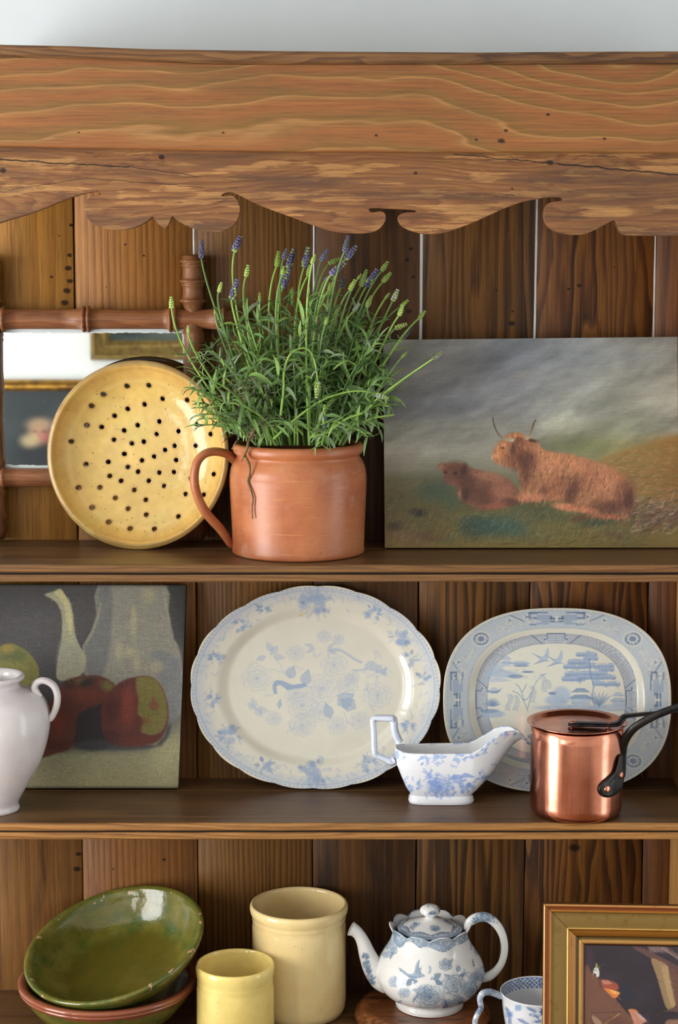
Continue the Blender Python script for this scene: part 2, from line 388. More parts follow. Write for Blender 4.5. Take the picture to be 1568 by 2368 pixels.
for zi, zs in enumerate((Z1, Z2, Z3)):
    jy = PZ(784, (1268, 1828, 2346)[zi], zs).y
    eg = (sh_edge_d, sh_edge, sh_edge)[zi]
    sh = dp('shelf', prism_x('shelf', [(.012, zs-.003), (.012, zs-.018), (YB, zs-.018), (YB, zs-.003)], XL, XR+.02, sh_top), sh_top)
    th = .0215
    dp('shelf_board', prism_x('shelf_board', [(jy+.0006, zs-.004), (jy+.0012, zs), (YB-.0008, zs), (YB-.0008, zs-.004)], XL, XR+.02, sh_top, wob=0), sh_top)
    dp('shelf_board', prism_x('shelf_board', [(.0005, zs-.0006), (.003, zs), (jy-.0012, zs), (jy-.0006, zs-.004), (.0005, zs-.004)], XL, XR+.02, sh_top, wob=0), sh_top)
    if zi == 2: continue
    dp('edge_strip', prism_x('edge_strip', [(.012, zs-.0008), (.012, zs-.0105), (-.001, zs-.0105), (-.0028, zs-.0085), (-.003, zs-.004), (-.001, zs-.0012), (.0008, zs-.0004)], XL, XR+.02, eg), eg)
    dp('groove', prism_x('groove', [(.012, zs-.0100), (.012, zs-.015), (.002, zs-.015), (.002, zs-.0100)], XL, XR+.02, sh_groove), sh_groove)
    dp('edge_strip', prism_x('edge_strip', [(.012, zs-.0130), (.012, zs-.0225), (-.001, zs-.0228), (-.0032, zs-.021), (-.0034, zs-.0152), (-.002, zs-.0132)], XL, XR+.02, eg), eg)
dp('worktop', prism_x('worktop', [(-.24, Z3-.03), (-.24, Z3-.004), (-.236, Z3), (.0002, Z3), (.0002, Z3-.03)], XL, XR+.06, sh_top, wob=0), sh_top)
# right upright
up_m = wood('upright_wood', (206, 156, 92), (182, 128, 66), (150, 100, 52), 'z', A=60, B=4, off=(31, 0, 2))
o = box('side_panel', (XR, .118, ZB), (XR+.024, YB+.012, 2.12), up_m, None, .001); o.parent = DR; o.matrix_parent_inverse = INV
# valance
vb = [(-60, 532), (-30, 523), (0, 515), (20, 508), (60, 497), (100, 482), (165, 456), (200, 446), (225, 443), (234, 446), (233, 451), (222, 452), (208, 456), (198, 468), (195, 482), (198, 498), (208, 512), (230, 525), (262, 532), (290, 531), (315, 525), (340, 512), (353, 502),
      (358, 507), (368, 519), (380, 528), (385, 527), (391, 516), (398, 502), (403, 503), (415, 513), (440, 526), (470, 535), (505, 537), (530, 528), (547, 512), (555, 490), (553, 470), (545, 457), (535, 452), (520, 454), (512, 452), (525, 445), (540, 446), (560, 455), (600, 475), (660, 497),
      (700, 512), (740, 527), (770, 535), (800, 539), (840, 540), (870, 534), (887, 519), (893, 503), (889, 492), (878, 488), (862, 491), (855, 488), (857, 482), (900, 483), (958, 486), (959, 491), (938, 491), (924, 497), (920, 505), (926, 520), (945, 532), (980, 541), (1020, 540), (1060, 528), (1110, 508), (1160, 485),
      (1205, 468), (1240, 461), (1265, 457), (1297, 457), (1298, 464), (1280, 466), (1266, 473), (1258, 490), (1262, 515), (1280, 533), (1310, 542), (1345, 543), (1370, 535), (1395, 522), (1418, 510), (1425, 514), (1430, 528), (1440, 541), (1470, 545), (1600, 545)]
YV = -.004
def ngon_plate(name, pts, Y, th, bev):
    bm = bmesh.new(); vs = [bm.verts.new(P(x, y, Y)) for x, y in pts]; f = bm.faces.new(vs); f.normal_update()
    r = bmesh.ops.extrude_face_region(bm, geom=[f]); nv = [v for v in r['geom'] if isinstance(v, bmesh.types.BMVert)]
    for v in nv: v.co.y += th
    bmesh.ops.recalc_face_normals(bm, faces=bm.faces[:])
    ed = [e for e in bm.edges if all(abs(v.co.y-Y) < 1e-6 for v in e.verts)]
    bmesh.ops.bevel(bm, geom=ed, offset=bev, segments=3, affect='EDGES', profile=.5, clamp_overlap=True)
    bmesh.ops.triangulate(bm, faces=[f for f in bm.faces if len(f.verts) > 4])
    me = bpy.data.meshes.new(name); bm.to_mesh(me); bm.free(); return me
def px(x, y, Y): q = P(x, y, Y); return q.x, q.z
cr = []
for (a, b, c_, d, w_) in ((-40, 364, 120, 377, .0010), (120, 377, 300, 386, .0008), (300, 386, 460, 408, .0004), (200, 412, 470, 434, .0004), (1050, 358, 1290, 378, .0006), (1290, 378, 1600, 408, .0010), (1150, 448, 1190, 452, .0005), (20, 440, 200, 412, .0003)):
    x0, z0 = px(a, b, YV); x1, z1 = px(c_, d, YV); cr.append((x0, z0, x1, z1, w_))
hl = [(*px(375, 363, YV), .0042), (*px(8, 394, YV), .0050), (*px(1273, 376, YV), .0050), (*px(962, 400, YV), .0025), (*px(1185, 436, YV), .0015)]
val_m = wood('weathered_valance_wood', (140, 98, 58), (128, 82, 50), (92, 64, 44), 'x', A=90, B=18, nsc=(12, 2.4), nz=4, off=(3, 0, 5), rough=.55, stain=.75, stainc=(78, 56, 44), contrast=.9,
             patch=((172, 126, 76), .545, .60, 120, 14), worn=.5, st0=.48, cracks=cr, holes=hl, bump=.5)
pts = catmull(vb, 2); pts = [tuple(p) for p in pts] + [(1600, 330), (-60, 325)]
dp('valance', ngon_plate('valance', pts, YV, .018, .0016), val_m)
# cornice board and cap
YC = -.026
hc = [(*px(1160, 326, YC), .005), (*px(1102, 323, YC), .003), (*px(1398, 321, YC), .003), (*px(870, 313, YC), .002), (*px(1170, 302, YC), .003), (*px(183, 306, YC), .002), (*px(516, 307, YC), .002), (*px(1267, 265, YC), .002)]
cor_m = wood('cornice_pine', (150, 98, 50), (142, 86, 42), (128, 74, 36), 'x', A=46, B=11, nsc=(6, 1.8), nz=2.8, off=(6, 0, 2.5), rough=.45, stain=.5, stainc=(104, 82, 44), contrast=.9, holes=hc, bump=.15, fine=.2,
  st0=.5, stops=[(0, (120, 94, 46)), (.2, (134, 94, 52)), (.45, (144, 92, 52)), (.66, (148, 94, 53)), (.84, (152, 106, 60)), (.93, (174, 130, 80)), (1, (132, 96, 50))])
def warped(name, rows, Y0, Y1, m, bev=.002):
    """board between an upper and a lower measured edge, following their wander"""
    xs = np.linspace(-70, 1600, 60)
    up = np.interp(xs, *zip(*rows[0])); lo = np.interp(xs, *zip(*rows[1])); V = []
    for x, a, b in zip(xs, up, lo):
        pa, pb = P(x, a, Y0), P(x, b, Y0)
        V.append([(pa.x, Y1, pa.z), (pa.x, Y0+bev, pa.z), (pa.x, Y0, pa.z-bev), (pa.x, Y0, (pa.z+pb.z)/2), (pa.x, Y0, pb.z+bev), (pa.x, Y0+bev, pb.z), (pa.x, Y1, pb.z)])
    Q = [tuple(int(a) for a in q) for q in gridq(60, 7, False, True)]; Q += [tuple(range(7))[::-1], tuple(59*7+i for i in range(7))]
    return dp(name, mesh_np(name, V, Q, False), m)
warped('cornice_board', ([(-70, 126), (0, 129), (200, 134), (490, 146), (700, 147), (1600, 146)], [(-70, 336), (0, 338), (370, 346), (640, 350), (1600, 353)]), YC, YV+.018, cor_m, .0016)
cap_m = wood('cornice_cap_wood', (132, 94, 56), (104, 70, 40), (66, 46, 30), 'x', A=90, B=9, nsc=(20, 3), nz=4, off=(8, 2, 5), rough=.55, stain=.8, stainc=(60, 42, 34))
warped('cornice_cap', ([(-70, 99), (0, 103), (160, 106), (340, 113), (600, 117), (800, 119), (1100, 121), (1350, 119), (1600, 118)], [(-70, 130), (0, 131), (200, 136), (490, 146), (700, 148), (1600, 146)]), YC-.008, YB+.012, cap_m, .003)

# ------------------------------------------------------------------ a paint box: colour fields laid down stroke by stroke, stored later on mesh vertices
class Canvas:
    def __init__(s, x0, y0, x1, y1, res=1.0, col=(200, 200, 200)):
        s.x0, s.y0, s.r = x0, y0, res; s.W = int((x1-x0)*res)+1; s.H = int((y1-y0)*res)+1
        s.a = np.ones((s.H, s.W, 3))*np.array(col)/255.
        s.X, s.Y = np.meshgrid(x0+np.arange(s.W)/res, y0+np.arange(s.H)/res)
    def field(s, xs, ys, cols):
        c = np.array(cols, float)/255.; xs = np.array(xs, float); ys = np.array(ys, float)
        def wt(v, g):
            i = np.clip(np.searchsorted(g, v)-1, 0, len(g)-2); t = np.clip((v-g[i])/(g[i+1]-g[i]), 0, 1); return i, t*t*(3-2*t)
        i, t = wt(s.X[0], xs); j, u = wt(s.Y[:, 0], ys); t = t[None, :, None]; u = u[:, None, None]
        s.a = (c[j][:, i]*(1-t)+c[j][:, i+1]*t)*(1-u)+(c[j+1][:, i]*(1-t)+c[j+1][:, i+1]*t)*u
    def vn(s, sx, sy, seed, ang=0, oct=3):
        rg = np.random.default_rng(seed); out = 0; amp = 1; tot = 0
        X = s.X*cos(ang)+s.Y*sin(ang); Y = -s.X*sin(ang)+s.Y*cos(ang)
        for o in range(oct):
            g = rg.random((64, 64)); x = X/sx*2**o; y = Y/sy*2**o; xi = np.floor(x).astype(int); yi = np.floor(y).astype(int); fx = x-xi; fy = y-yi
            fx = fx*fx*(3-2*fx); fy = fy*fy*(3-2*fy); q = lambda a, b: g[a % 64, b % 64]
            out = out+amp*((q(yi, xi)*(1-fx)+q(yi, xi+1)*fx)*(1-fy)+(q(yi+1, xi)*(1-fx)+q(yi+1, xi+1)*fx)*fy); tot += amp; amp *= .5
        return out/tot
    def shade(s, amp, sx, sy, seed, ang=0, oct=3): s.a = s.a*(1+amp*2*(s.vn(sx, sy, seed, ang, oct)-.5))[..., None]
    def put(s, m, col, sl=None):
        c = np.array(col)/255.
        if sl is None: s.a = s.a*(1-m[..., None])+c*m[..., None]
        else: s.a[sl] = s.a[sl]*(1-m[..., None])+c*m[..., None]
    def win(s, xa, ya, xb, yb):
        i0 = max(0, int((ya-s.y0)*s.r)); i1 = min(s.H, int((yb-s.y0)*s.r)+2); j0 = max(0, int((xa-s.x0)*s.r)); j1 = min(s.W, int((xb-s.x0)*s.r)+2)
        return None if i0 >= i1 or j0 >= j1 else (slice(i0, i1), slice(j0, j1))
    def poly(s, pts, col, soft=1.5, alpha=1, sm=4, wob=0):
        p = catmull(pts, sm, True) if sm else np.asarray(pts, float)
        m_ = soft*2+2; sl = s.win(p[:, 0].min()-m_, p[:, 1].min()-m_, p[:, 0].max()+m_, p[:, 1].max()+m_)
        if sl is None: return
        X, Y = s.X[sl], s.Y[sl]; ins = np.zeros(X.shape, bool); d = np.full(X.shape, 1e9)
        q = np.roll(p, -1, 0)
        for (xa, ya), (xb, yb) in zip(p, q):
            if ya != yb: ins ^= ((ya > Y) != (yb > Y)) & (X < (xb-xa)*(Y-ya)/(yb-ya)+xa)
            dx, dy = xb-xa, yb-ya; L = dx*dx+dy*dy+1e-9; t = np.clip(((X-xa)*dx+(Y-ya)*dy)/L, 0, 1); d = np.minimum(d, (X-xa-t*dx)**2+(Y-ya-t*dy)**2)
        sd = np.sqrt(d)*np.where(ins, 1, -1)
        if wob: sd = sd+wob*(s.vn(9, 9, 5)[sl]-.5)*2
        s.put(np.clip(.5+sd/(2*soft), 0, 1)*alpha, col, sl)
    def blob(s, x, y, rx, ry, col, alpha=1, ang=0, soft=1.0):
        R_ = max(rx, ry)*1.6; sl = s.win(x-R_, y-R_, x+R_, y+R_)
        if sl is None: return
        X, Y = s.X[sl]-x, s.Y[sl]-y; c, n = cos(ang), sin(ang); d = np.hypot((X*c+Y*n)/rx, (-X*n+Y*c)/ry)
        s.put(np.clip((1+soft*.5-d)/soft, 0, 1)**1.1*alpha, col, sl)
    def line(s, pts, w, col, alpha=1, taper=False):
        for k in range(len(pts)-1):
            (xa, ya), (xb, yb) = pts[k], pts[k+1]; m_ = w+2/s.r; sl = s.win(min(xa, xb)-m_, min(ya, yb)-m_, max(xa, xb)+m_, max(ya, yb)+m_)
            if sl is None: continue
            X, Y = s.X[sl], s.Y[sl]; dx, dy = xb-xa, yb-ya; t = np.clip(((X-xa)*dx+(Y-ya)*dy)/(dx*dx+dy*dy+1e-9), 0, 1)
            d = np.hypot(X-xa-t*dx, Y-ya-t*dy); ww = w/2*(1-t*.8 if taper else 1)
            s.put(np.clip(ww-d+.5/s.r, 0, 1/s.r)*s.r*np.minimum(1, w*s.r)*alpha if w*s.r < 1 else np.clip((ww-d)*s.r+.5, 0, 1)*alpha, col, sl)
    def sample(s, x, y):
        fx = np.clip((np.asarray(x)-s.x0)*s.r, 0, s.W-1.001); fy = np.clip((np.asarray(y)-s.y0)*s.r, 0, s.H-1.001)
        i = fy.astype(int); j = fx.astype(int); u = (fy-i)[..., None]; t = (fx-j)[..., None]; a = s.a
        return (a[i, j]*(1-t)+a[i, j+1]*t)*(1-u)+(a[i+1, j]*(1-t)+a[i+1, j+1]*t)*u
# transfer-print motifs
def rose(c, x, y, r, col, al=.8, w=1, petals=6, fill=.25, rg=None, layers=3, seed=0):
    rg = np.random.default_rng(abs(seed+int(x*7+y*13))); ph = rg.random()*6
    for k in range(layers):
        rr = r*(1-k*.32); th = np.linspace(0, 2*pi, 30); amp = .13
        rad = rr*(1-amp+amp*2*np.abs(np.sin(th*petals/2+ph+k)))
        p = [(x+a*cos(t), y+a*sin(t)*.85) for a, t in zip(rad, th)]
        if k == 0 and fill: c.blob(x, y, r, r*.85, col, fill, 0, .7)
        c.line(p, w, col, al)
    for _ in range(int(petals*1.5)):
        t = rg.random()*6.28; c.line([(x+r*.45*cos(t), y+r*.4*sin(t)), (x+r*.85*cos(t+.2), y+r*.72*sin(t+.2))], w*.8, col, al*.6)
    c.blob(x, y, r*.18, r*.16, col, al*.7)
def leaf2(c, x, y, ang, L, wd, col, al=.7, fill=.5, w=.9):
    a = np.array([(0, 0), (.3, .5), (.6, .42), (1, 0), (.6, -.42), (.3, -.5)]); a = np.c_[a[:, 0]*L, a[:, 1]*wd]
    p = [(x+u*cos(ang)-v*sin(ang), y+u*sin(ang)+v*cos(ang)) for u, v in a]
    if fill: c.poly(p, col, .8, fill*al, 0)
    c.line(p+[p[0]], w, col, al); c.line([(x, y), (x+L*cos(ang), y+L*sin(ang))], w*.8, col, al)
def spray(c, x, y, ang, L, n, col, al=.7, lf=7, w=.9, curl=.6, fill=.4):
    p = []; a = ang; px_, py_ = x, y
    for k in range(n+1):
        p.append((px_, py_)); px_ += L/n*cos(a); py_ += L/n*sin(a); a += curl/n
    c.line(p, w, col, al)
    for k, (u, v) in enumerate(p[1:]):
        for s_ in (-1, 1): leaf2(c, u, v, ang+curl*k/n+s_*.8, lf, lf*.45, col, al, fill, w*.8)
def bouquet(c, x, y, R_, n, col, al=.7, w=1, seed=1, dark=None, rmin=.15, rmax=.32):
    rg = np.random.default_rng(seed)
    for _ in range(n*2):
        t = rg.random()*6.28; d = R_*(.4+.5*rg.random()); spray(c, x+d*.6*cos(t), y+d*.5*sin(t), t, R_*.45, 4, dark if (dark and rg.random() < .4) else col, al*.8, R_*.12, w*.8, rg.normal()*.8)
    for _ in range(n):
        t = rg.random()*6.28; d = R_*.6*rg.random()**.5; rose(c, x+d*cos(t), y+d*.75*sin(t), R_*(rmin+(rmax-rmin)*rg.random()), col, al, w, int(5+rg.random()*4), .3)
def picture_plane(name, cv, fxy, nx, ny, Pq, th, mat, jig=0, back=True):
    """a painted board: grid through four corners (tl,tr,br,bl), colours from the canvas, with a plain back and edges"""
    u = np.linspace(0, 1, nx); v = np.linspace(0, 1, ny); U, Vv = np.meshgrid(u, v)
    tl, tr, br, bl = [np.array(q) for q in Pq]
    G = ((1-U)*(1-Vv))[..., None]*tl+(U*(1-Vv))[..., None]*tr+(U*Vv)[..., None]*br+((1-U)*Vv)[..., None]*bl
    nrm = np.cross(tr-tl, bl-tl); nrm = nrm/np.linalg.norm(nrm)
    if nrm[1] > 0: nrm = -nrm
    if jig: G = G+nrm*jig*(RNG.random((ny, nx, 1))-.5)
    cx, cy = fxy(U, Vv); col = cv.sample(cx, cy)
    q = gridq(ny, nx)
    V = G.reshape(-1, 3); Cc = col.reshape(-1, 3)
    ring = [i for i in range(nx)]+[r*nx+nx-1 for r in range(1, ny)]+[(ny-1)*nx+i for i in range(nx-2, -1, -1)]+[r*nx for r in range(ny-2, 0, -1)]
    o = len(V); rb = V[ring]-nrm*th; V2 = np.r_[V, V[ring]+0, rb, [rb.mean(0)]]; k = len(ring)
    edge = Cc[ring]*.55
    C2 = np.r_[Cc, edge, edge, [edge.mean(0)]]
    i = np.arange(k); j = (i+1) % k
    side = np.stack([o+i, o+j, o+k+j, o+k+i], 1); cap = np.stack([o+k+i, o+k+j, np.full(k, o+2*k), np.full(k, o+2*k)], 1)
    Q = np.r_[q, side]
    me = mesh_np(name, V2[:-1], Q, False, C2[:-1]); return me

# ------------------------------------------------------------------ cattle picture on the top shelf (unframed board leaning on the planks)
K = 2.246
def cow_canvas():
    c = Canvas(0, 0, 1568, 1191, .5)
    xs = [30, 400, 700, 1000, 1300, 1568]; ys = [50, 150, 260, 400, 520, 620, 720, 800, 880, 980, 1060, 1150]
    c.field(xs, ys, [
        [(124, 122, 112), (118, 120, 117), (104, 110, 116), (116, 120, 121), (126, 127, 122), (128, 128, 122)],
        [(110, 108, 103), (104, 103, 101), (100, 106, 114), (108, 113, 117), (122, 124, 122), (130, 130, 124)],
        [(116, 114, 109), (104, 104, 106), (108, 111, 117), (116, 118, 116), (130, 131, 122), (140, 139, 128)],
        [(112, 115, 117), (112, 115, 121), (122, 124, 126), (128, 130, 122), (138, 138, 124), (146, 144, 132)],
        [(134, 132, 122), (132, 132, 124), (134, 134, 126), (130, 130, 112), (126, 128, 110), (132, 132, 118)],
        [(148, 143, 128), (136, 134, 122), (128, 126, 112), (112, 114, 78), (118, 114, 74), (136, 96, 40)],
        [(128, 124, 106), (122, 120, 102), (128, 124, 104), (120, 118, 84), (126, 116, 66), (146, 106, 56)],
        [(104, 98, 62), (92, 94, 72), (110, 106, 78), (126, 118, 86), (142, 122, 74), (132, 104, 58)],
        [(92, 84, 44), (92, 88, 46), (94, 92, 50), (106, 98, 56), (124, 108, 66), (136, 108, 74)],
        [(94, 80, 38), (92, 84, 44), (86, 86, 56), (98, 90, 44), (98, 78, 46), (104, 76, 56)],
        [(110, 84, 38), (104, 90, 42), (92, 92, 56), (114, 98, 44), (100, 84, 42), (122, 100, 46)],
        [(132, 106, 44), (122, 104, 42), (126, 104, 44), (120, 102, 42), (112, 90, 40), (124, 98, 42)]])
    sky = np.clip((760-c.Y)/120, 0, 1)
    n = c.vn(260, 90, 3, -.35, 4); n2 = c.vn(90, 40, 8, -.5, 4)
    c.a = c.a*(1+sky*(.5*(n-.5)+.22*(n2-.5)))[..., None]; 
    c.a = c.a*(1+sky*.5*np.clip(c.vn(300, 120, 12, -.45, 3)-.58, 0, 1))[..., None]
    for (x, y, rx, ry, col, a) in ((260, 560, 100, 26, (110, 112, 108), .6), (230, 600, 130, 30, (158, 154, 140), .5), (510, 640, 110, 40, (150, 148, 134), .5), (760, 250, 80, 25, (134, 130, 120), .5), (600, 330, 220, 40, (112, 114, 118), .4),
                                  (1200, 380, 120, 30, (110, 112, 100), .45), (1330, 440, 90, 28, (112, 108, 92), .4), (1420, 330, 160, 50, (146, 144, 132), .4), (500, 500, 150, 24, (142, 140, 130), .4), (1130, 560, 200, 50, (112, 116, 82), .35), (1100, 640, 120, 30, (104, 112, 70), .4)):
        c.blob(x, y, rx, ry, col, a, -.25, 1.4)
    rg = np.random.default_rng(4)
    # moor: far hill and its dabs
    c.poly([(1150, 700), (1260, 640), (1400, 605), (1600, 580), (1600, 900), (1340, 860), (1250, 760)], (138, 100, 46), 14, .75)
    for _ in range(800):
        x = rg.uniform(1180, 1568); y0 = np.interp(x, [1150, 1300, 1568], [700, 640, 615]); y = rg.uniform(y0, 950)
        col = [(150, 96, 46), (170, 128, 74), (120, 96, 46), (100, 92, 50), (176, 138, 92), (138, 76, 38), (88, 96, 66)][rg.integers(7)]
        L = rg.uniform(12, 40); a = rg.normal(-.3, .25); c.line([(x, y), (x+L*cos(a), y+L*sin(a))], rg.uniform(2, 6), col, rg.uniform(.25, .6))
    for _ in range(1500):
        x = rg.uniform(30, 1400); y = rg.uniform(800 if x < 420 else 900, 1140)
        col = [(78, 84, 46), (62, 84, 64), (118, 98, 44), (140, 116, 54), (92, 74, 38), (108, 104, 52), (60, 58, 36)][rg.integers(7)]
        L = rg.uniform(10, 44); a = rg.normal(-.5, .5); c.line([(x, y), (x+L*cos(a), y+L*sin(a))], rg.uniform(2.5, 7), col, rg.uniform(.2, .55))
    for (x, y, rx, ry, col, a) in ((300, 850, 90, 46, (62, 84, 68), .75), (390, 900, 60, 40, (66, 86, 64), .6), (560, 1030, 110, 46, (40, 76, 70), .85), (690, 1030, 80, 40, (52, 88, 78), .8), (480, 1040, 60, 50, (48, 70, 56), .7),
                                  (1140, 1010, 90, 22, (48, 62, 46), .7), (210, 960, 40, 20, (36, 28, 30), .85), (90, 1030, 40, 26, (52, 36, 30), .7), (240, 1080, 80, 26, (92, 62, 42), .6), (160, 1100, 110, 30, (128, 88, 54), .55), (1050, 990, 60, 16, (86, 50, 36), .7), (850, 960, 120, 40, (64, 72, 46), .6), (1240, 1080, 50, 14, (84, 56, 34), .5)):
        c.blob(x, y, rx, ry, col, a, rg.normal()*.15, 1.1)
    for _ in range(420):
        x = rg.uniform(1330, 1568); y = rg.uniform(880, 1060); col = [(66, 42, 36), (150, 120, 96), (120, 64, 48), (40, 34, 36), (190, 170, 150), (104, 84, 46)][rg.integers(6)]
        L = rg.uniform(14, 50); a = rg.normal(-.45, .3); c.line([(x-20, y+10), (x-20+L*cos(a), y+10+L*sin(a))], rg.uniform(1.5, 4), col, rg.uniform(.3, .75))
    # calf
    calf = [(315, 720), (330, 700), (360, 702), (400, 700), (450, 706), (490, 727), (580, 750), (660, 772), (715, 820), (740, 880), (720, 915), (650, 938), (560, 943), (520, 930), (440, 903), (420, 850), (400, 818), (352, 802), (345, 750)]
    c.poly(calf, (132, 82, 60), 5, .97, 3, 5)
    for (x, y, rx, ry, col, a, g) in ((410, 745, 60, 48, (88, 50, 38), .75, 0), (372, 765, 26, 30, (120, 72, 54), .8, 0), (450, 740, 16, 34, (60, 34, 30), .8, .2), (470, 820, 46, 70, (80, 46, 36), .75, -.4), (455, 870, 20, 34, (58, 34, 30), .7, 0), (560, 870, 46, 60, (82, 46, 36), .7, .4), (580, 770, 70, 22, (172, 112, 84), .6, .2), (640, 850, 60, 50, (164, 100, 74), .6, .3), (690, 905, 44, 20, (72, 44, 34), .7, 0),
                                   (600, 925, 80, 16, (150, 78, 56), .8, -.15), (330, 722, 16, 20, (150, 96, 72), .8, 0), (352, 748, 8, 6, (40, 24, 22), .9, 0), (404, 752, 10, 8, (50, 28, 26), .9, 0), (358, 800, 12, 8, (96, 70, 60), .8, 0), (425, 860, 10, 28, (176, 120, 88), .6, 0)):
        c.blob(x, y, rx, ry, col, a, g, 1.0)
    cow = [(595, 662), (612, 628), (630, 598), (680, 552), (712, 542), (745, 546), (780, 570), (832, 588), (860, 628), (930, 648), (1000, 655), (1130, 692), (1200, 722), (1255, 765), (1312, 812), (1338, 870), (1334, 940), (1296, 988), (1230, 992), (1150, 985), (1100, 968), (1050, 955), (980, 952), (932, 938), (940, 915), (1010, 905), (900, 898), (830, 905), (740, 902), (732, 870), (740, 820), (722, 742), (690, 728), (650, 715), (605, 692)]
    c.poly(cow, (160, 104, 68), 4, 1, 3, 5)
    for (x, y, rx, ry, col, a, g) in ((740, 620, 60, 50, (140, 84, 54), .7, 0), (720, 660, 52, 66, (104, 60, 42), .75, .2), (640, 640, 34, 40, (176, 108, 66), .9, .4), (612, 668, 18, 18, (204, 140, 98), .9, 0), (652, 622, 10, 6, (54, 34, 28), .95, 0), (700, 625, 14, 28, (60, 38, 30), .85, .3), (690, 630, 12, 26, (172, 120, 84), .5, .3), (735, 572, 44, 16, (196, 124, 70), .9, .1), (735, 578, 32, 14, (86, 48, 36), .8, 0),
                                   (806, 586, 26, 8, (60, 34, 28), .9, .15), (800, 690, 34, 46, (80, 44, 34), .75, -.2), (770, 760, 26, 60, (92, 52, 38), .7, .1), (760, 690, 30, 40, (80, 46, 34), .7, 0), (880, 720, 70, 46, (196, 126, 86), .5, .2), (990, 700, 120, 34, (200, 124, 84), .5, .2), (1180, 800, 100, 70, (196, 122, 86), .55, .5), (1010, 850, 34, 70, (84, 48, 36), .8, .3), (930, 830, 50, 70, (150, 86, 58), .6, .2), (870, 850, 16, 34, (92, 54, 40), .6, 0),
                                   (1280, 880, 50, 90, (110, 62, 46), .8, .2), (1190, 940, 80, 40, (84, 46, 36), .8, 0), (1310, 900, 24, 70, (76, 42, 34), .75, -.1), (960, 925, 50, 16, (210, 128, 90), .85, 0), (1060, 945, 90, 14, (196, 112, 78), .85, .12), (1200, 980, 90, 12, (170, 84, 54), .8, .03), (800, 880, 70, 20, (204, 122, 86), .8, -.05), (1100, 780, 40, 60, (150, 88, 60), .4, .4), (1240, 760, 60, 20, (170, 100, 66), .5, .5)):
        c.blob(x, y, rx, ry, col, a, g, 1.0)
    body = np.array([(x, y) for x, y in catmull(cow, 3, True)])
    def inside(x, y, p):
        q = np.roll(p, -1, 0); return (((p[:, 1] > y) != (q[:, 1] > y)) & (x < (q[:, 0]-p[:, 0])*(y-p[:, 1])/(q[:, 1]-p[:, 1]+1e-9)+p[:, 0])).sum() % 2
    for _ in range(2600):
        x = rg.uniform(590, 1345); y = rg.uniform(540, 1000)
        if not inside(x, y, body): continue
        b = c.a[int(y*.5), int(x*.5)]*255; k = rg.choice([.5, .68, .85, 1.1, 1.3, 1.5]); L = rg.uniform(14, 40)
        a = (2.0 if x > 850 else 1.75)+rg.normal()*.3+(.3 if x > 1150 else 0)*-1
        c.line([(x, y), (x+L*cos(a)*.6, y+L*sin(a)*.8)], rg.uniform(1.8, 4.5), np.clip(b*k, 0, 255), .5)
    cb = np.array(catmull(calf, 3, True))
    for _ in range(900):
        x = rg.uniform(320, 745); y = rg.uniform(700, 945)
        if not inside(x, y, cb): continue
        b = c.a[int(y*.5), int(x*.5)]*255; k = rg.choice([.6, .75, .9, 1.1, 1.3]); L = rg.uniform(8, 24); a = 2.2+rg.normal()*.35
        c.line([(x, y), (x+L*cos(a)*.6, y+L*sin(a)*.7)], rg.uniform(1.6, 3.4), np.clip(b*k, 0, 255), .5)
    for pts, col in (([(702, 582), (672, 580), (645, 566), (622, 538), (607, 500), (601, 464)], (176, 160, 130)), ([(778, 572), (796, 552), (806, 524), (812, 500), (824, 478)], (168, 150, 120))):
        p = catmull(pts, 4); n = len(p)
        for i in range(n-1):
            w_ = 17*(1-i/n)+3; t = i/n; cc = [a*(1-t)+b*t for a, b in zip(col, (52, 40, 36))]; c.line([tuple(p[i]), tuple(p[i+1])], w_, cc, 1)
            c.line([(p[i][0]-w_*.2, p[i][1]), (p[i+1][0]-w_*.2, p[i+1][1])], w_*.3, (96, 70, 52), .6)
    for _ in range(1500):   # grass blades
        x = rg.uniform(60, 1330); y = rg.uniform(960, 1130); L = rg.uniform(16, 60); a = -1.0+rg.normal()*.45
        col = [(150, 144, 96), (128, 132, 90), (170, 160, 112), (104, 118, 84), (140, 104, 62), (86, 74, 46), (150, 166, 140)][rg.integers(7)]
        c.line([(x, y), (x+L*cos(a), y+L*sin(a))], rg.uniform(1, 2.2), col, rg.uniform(.25, .7), True)
    c.shade(.05, 3, 3, 21, 0, 2); c.shade(.05, 60, 4, 22, -.05, 2)
    g = c.a.mean(2, keepdims=True); c.a = c.a*.86+g*.14; c.a *= (1+.07*sky)[..., None]
    return c
cvs = cow_canvas(); ZS1 = Z1+.0004
yb = PZ(900, 1271, Z1).y; yt = yb+.05
tl, tr, br, bl = P(886, 786, yt), P(1567, 779, yt+.001), P(1569, 1268.5, yb+.002), P(890, 1272.5, yb)
bl.z = br.z = Z1+.0026
pt = obj('cattle_painting', picture_plane('cattle_painting', cvs, lambda U, V: (34+U*(1564-34), 52+(V)*(1142-52)), 460, 330, (tl, tr, br, bl), .006, None), attrmat('oil_paint_on_board', .42, ((500, 500, 500), .15), .4, ((300, 300, 300), .06)))
tag(pt, 'unframed landscape painting of a reclining highland cow and calf on the top shelf', 'painting')

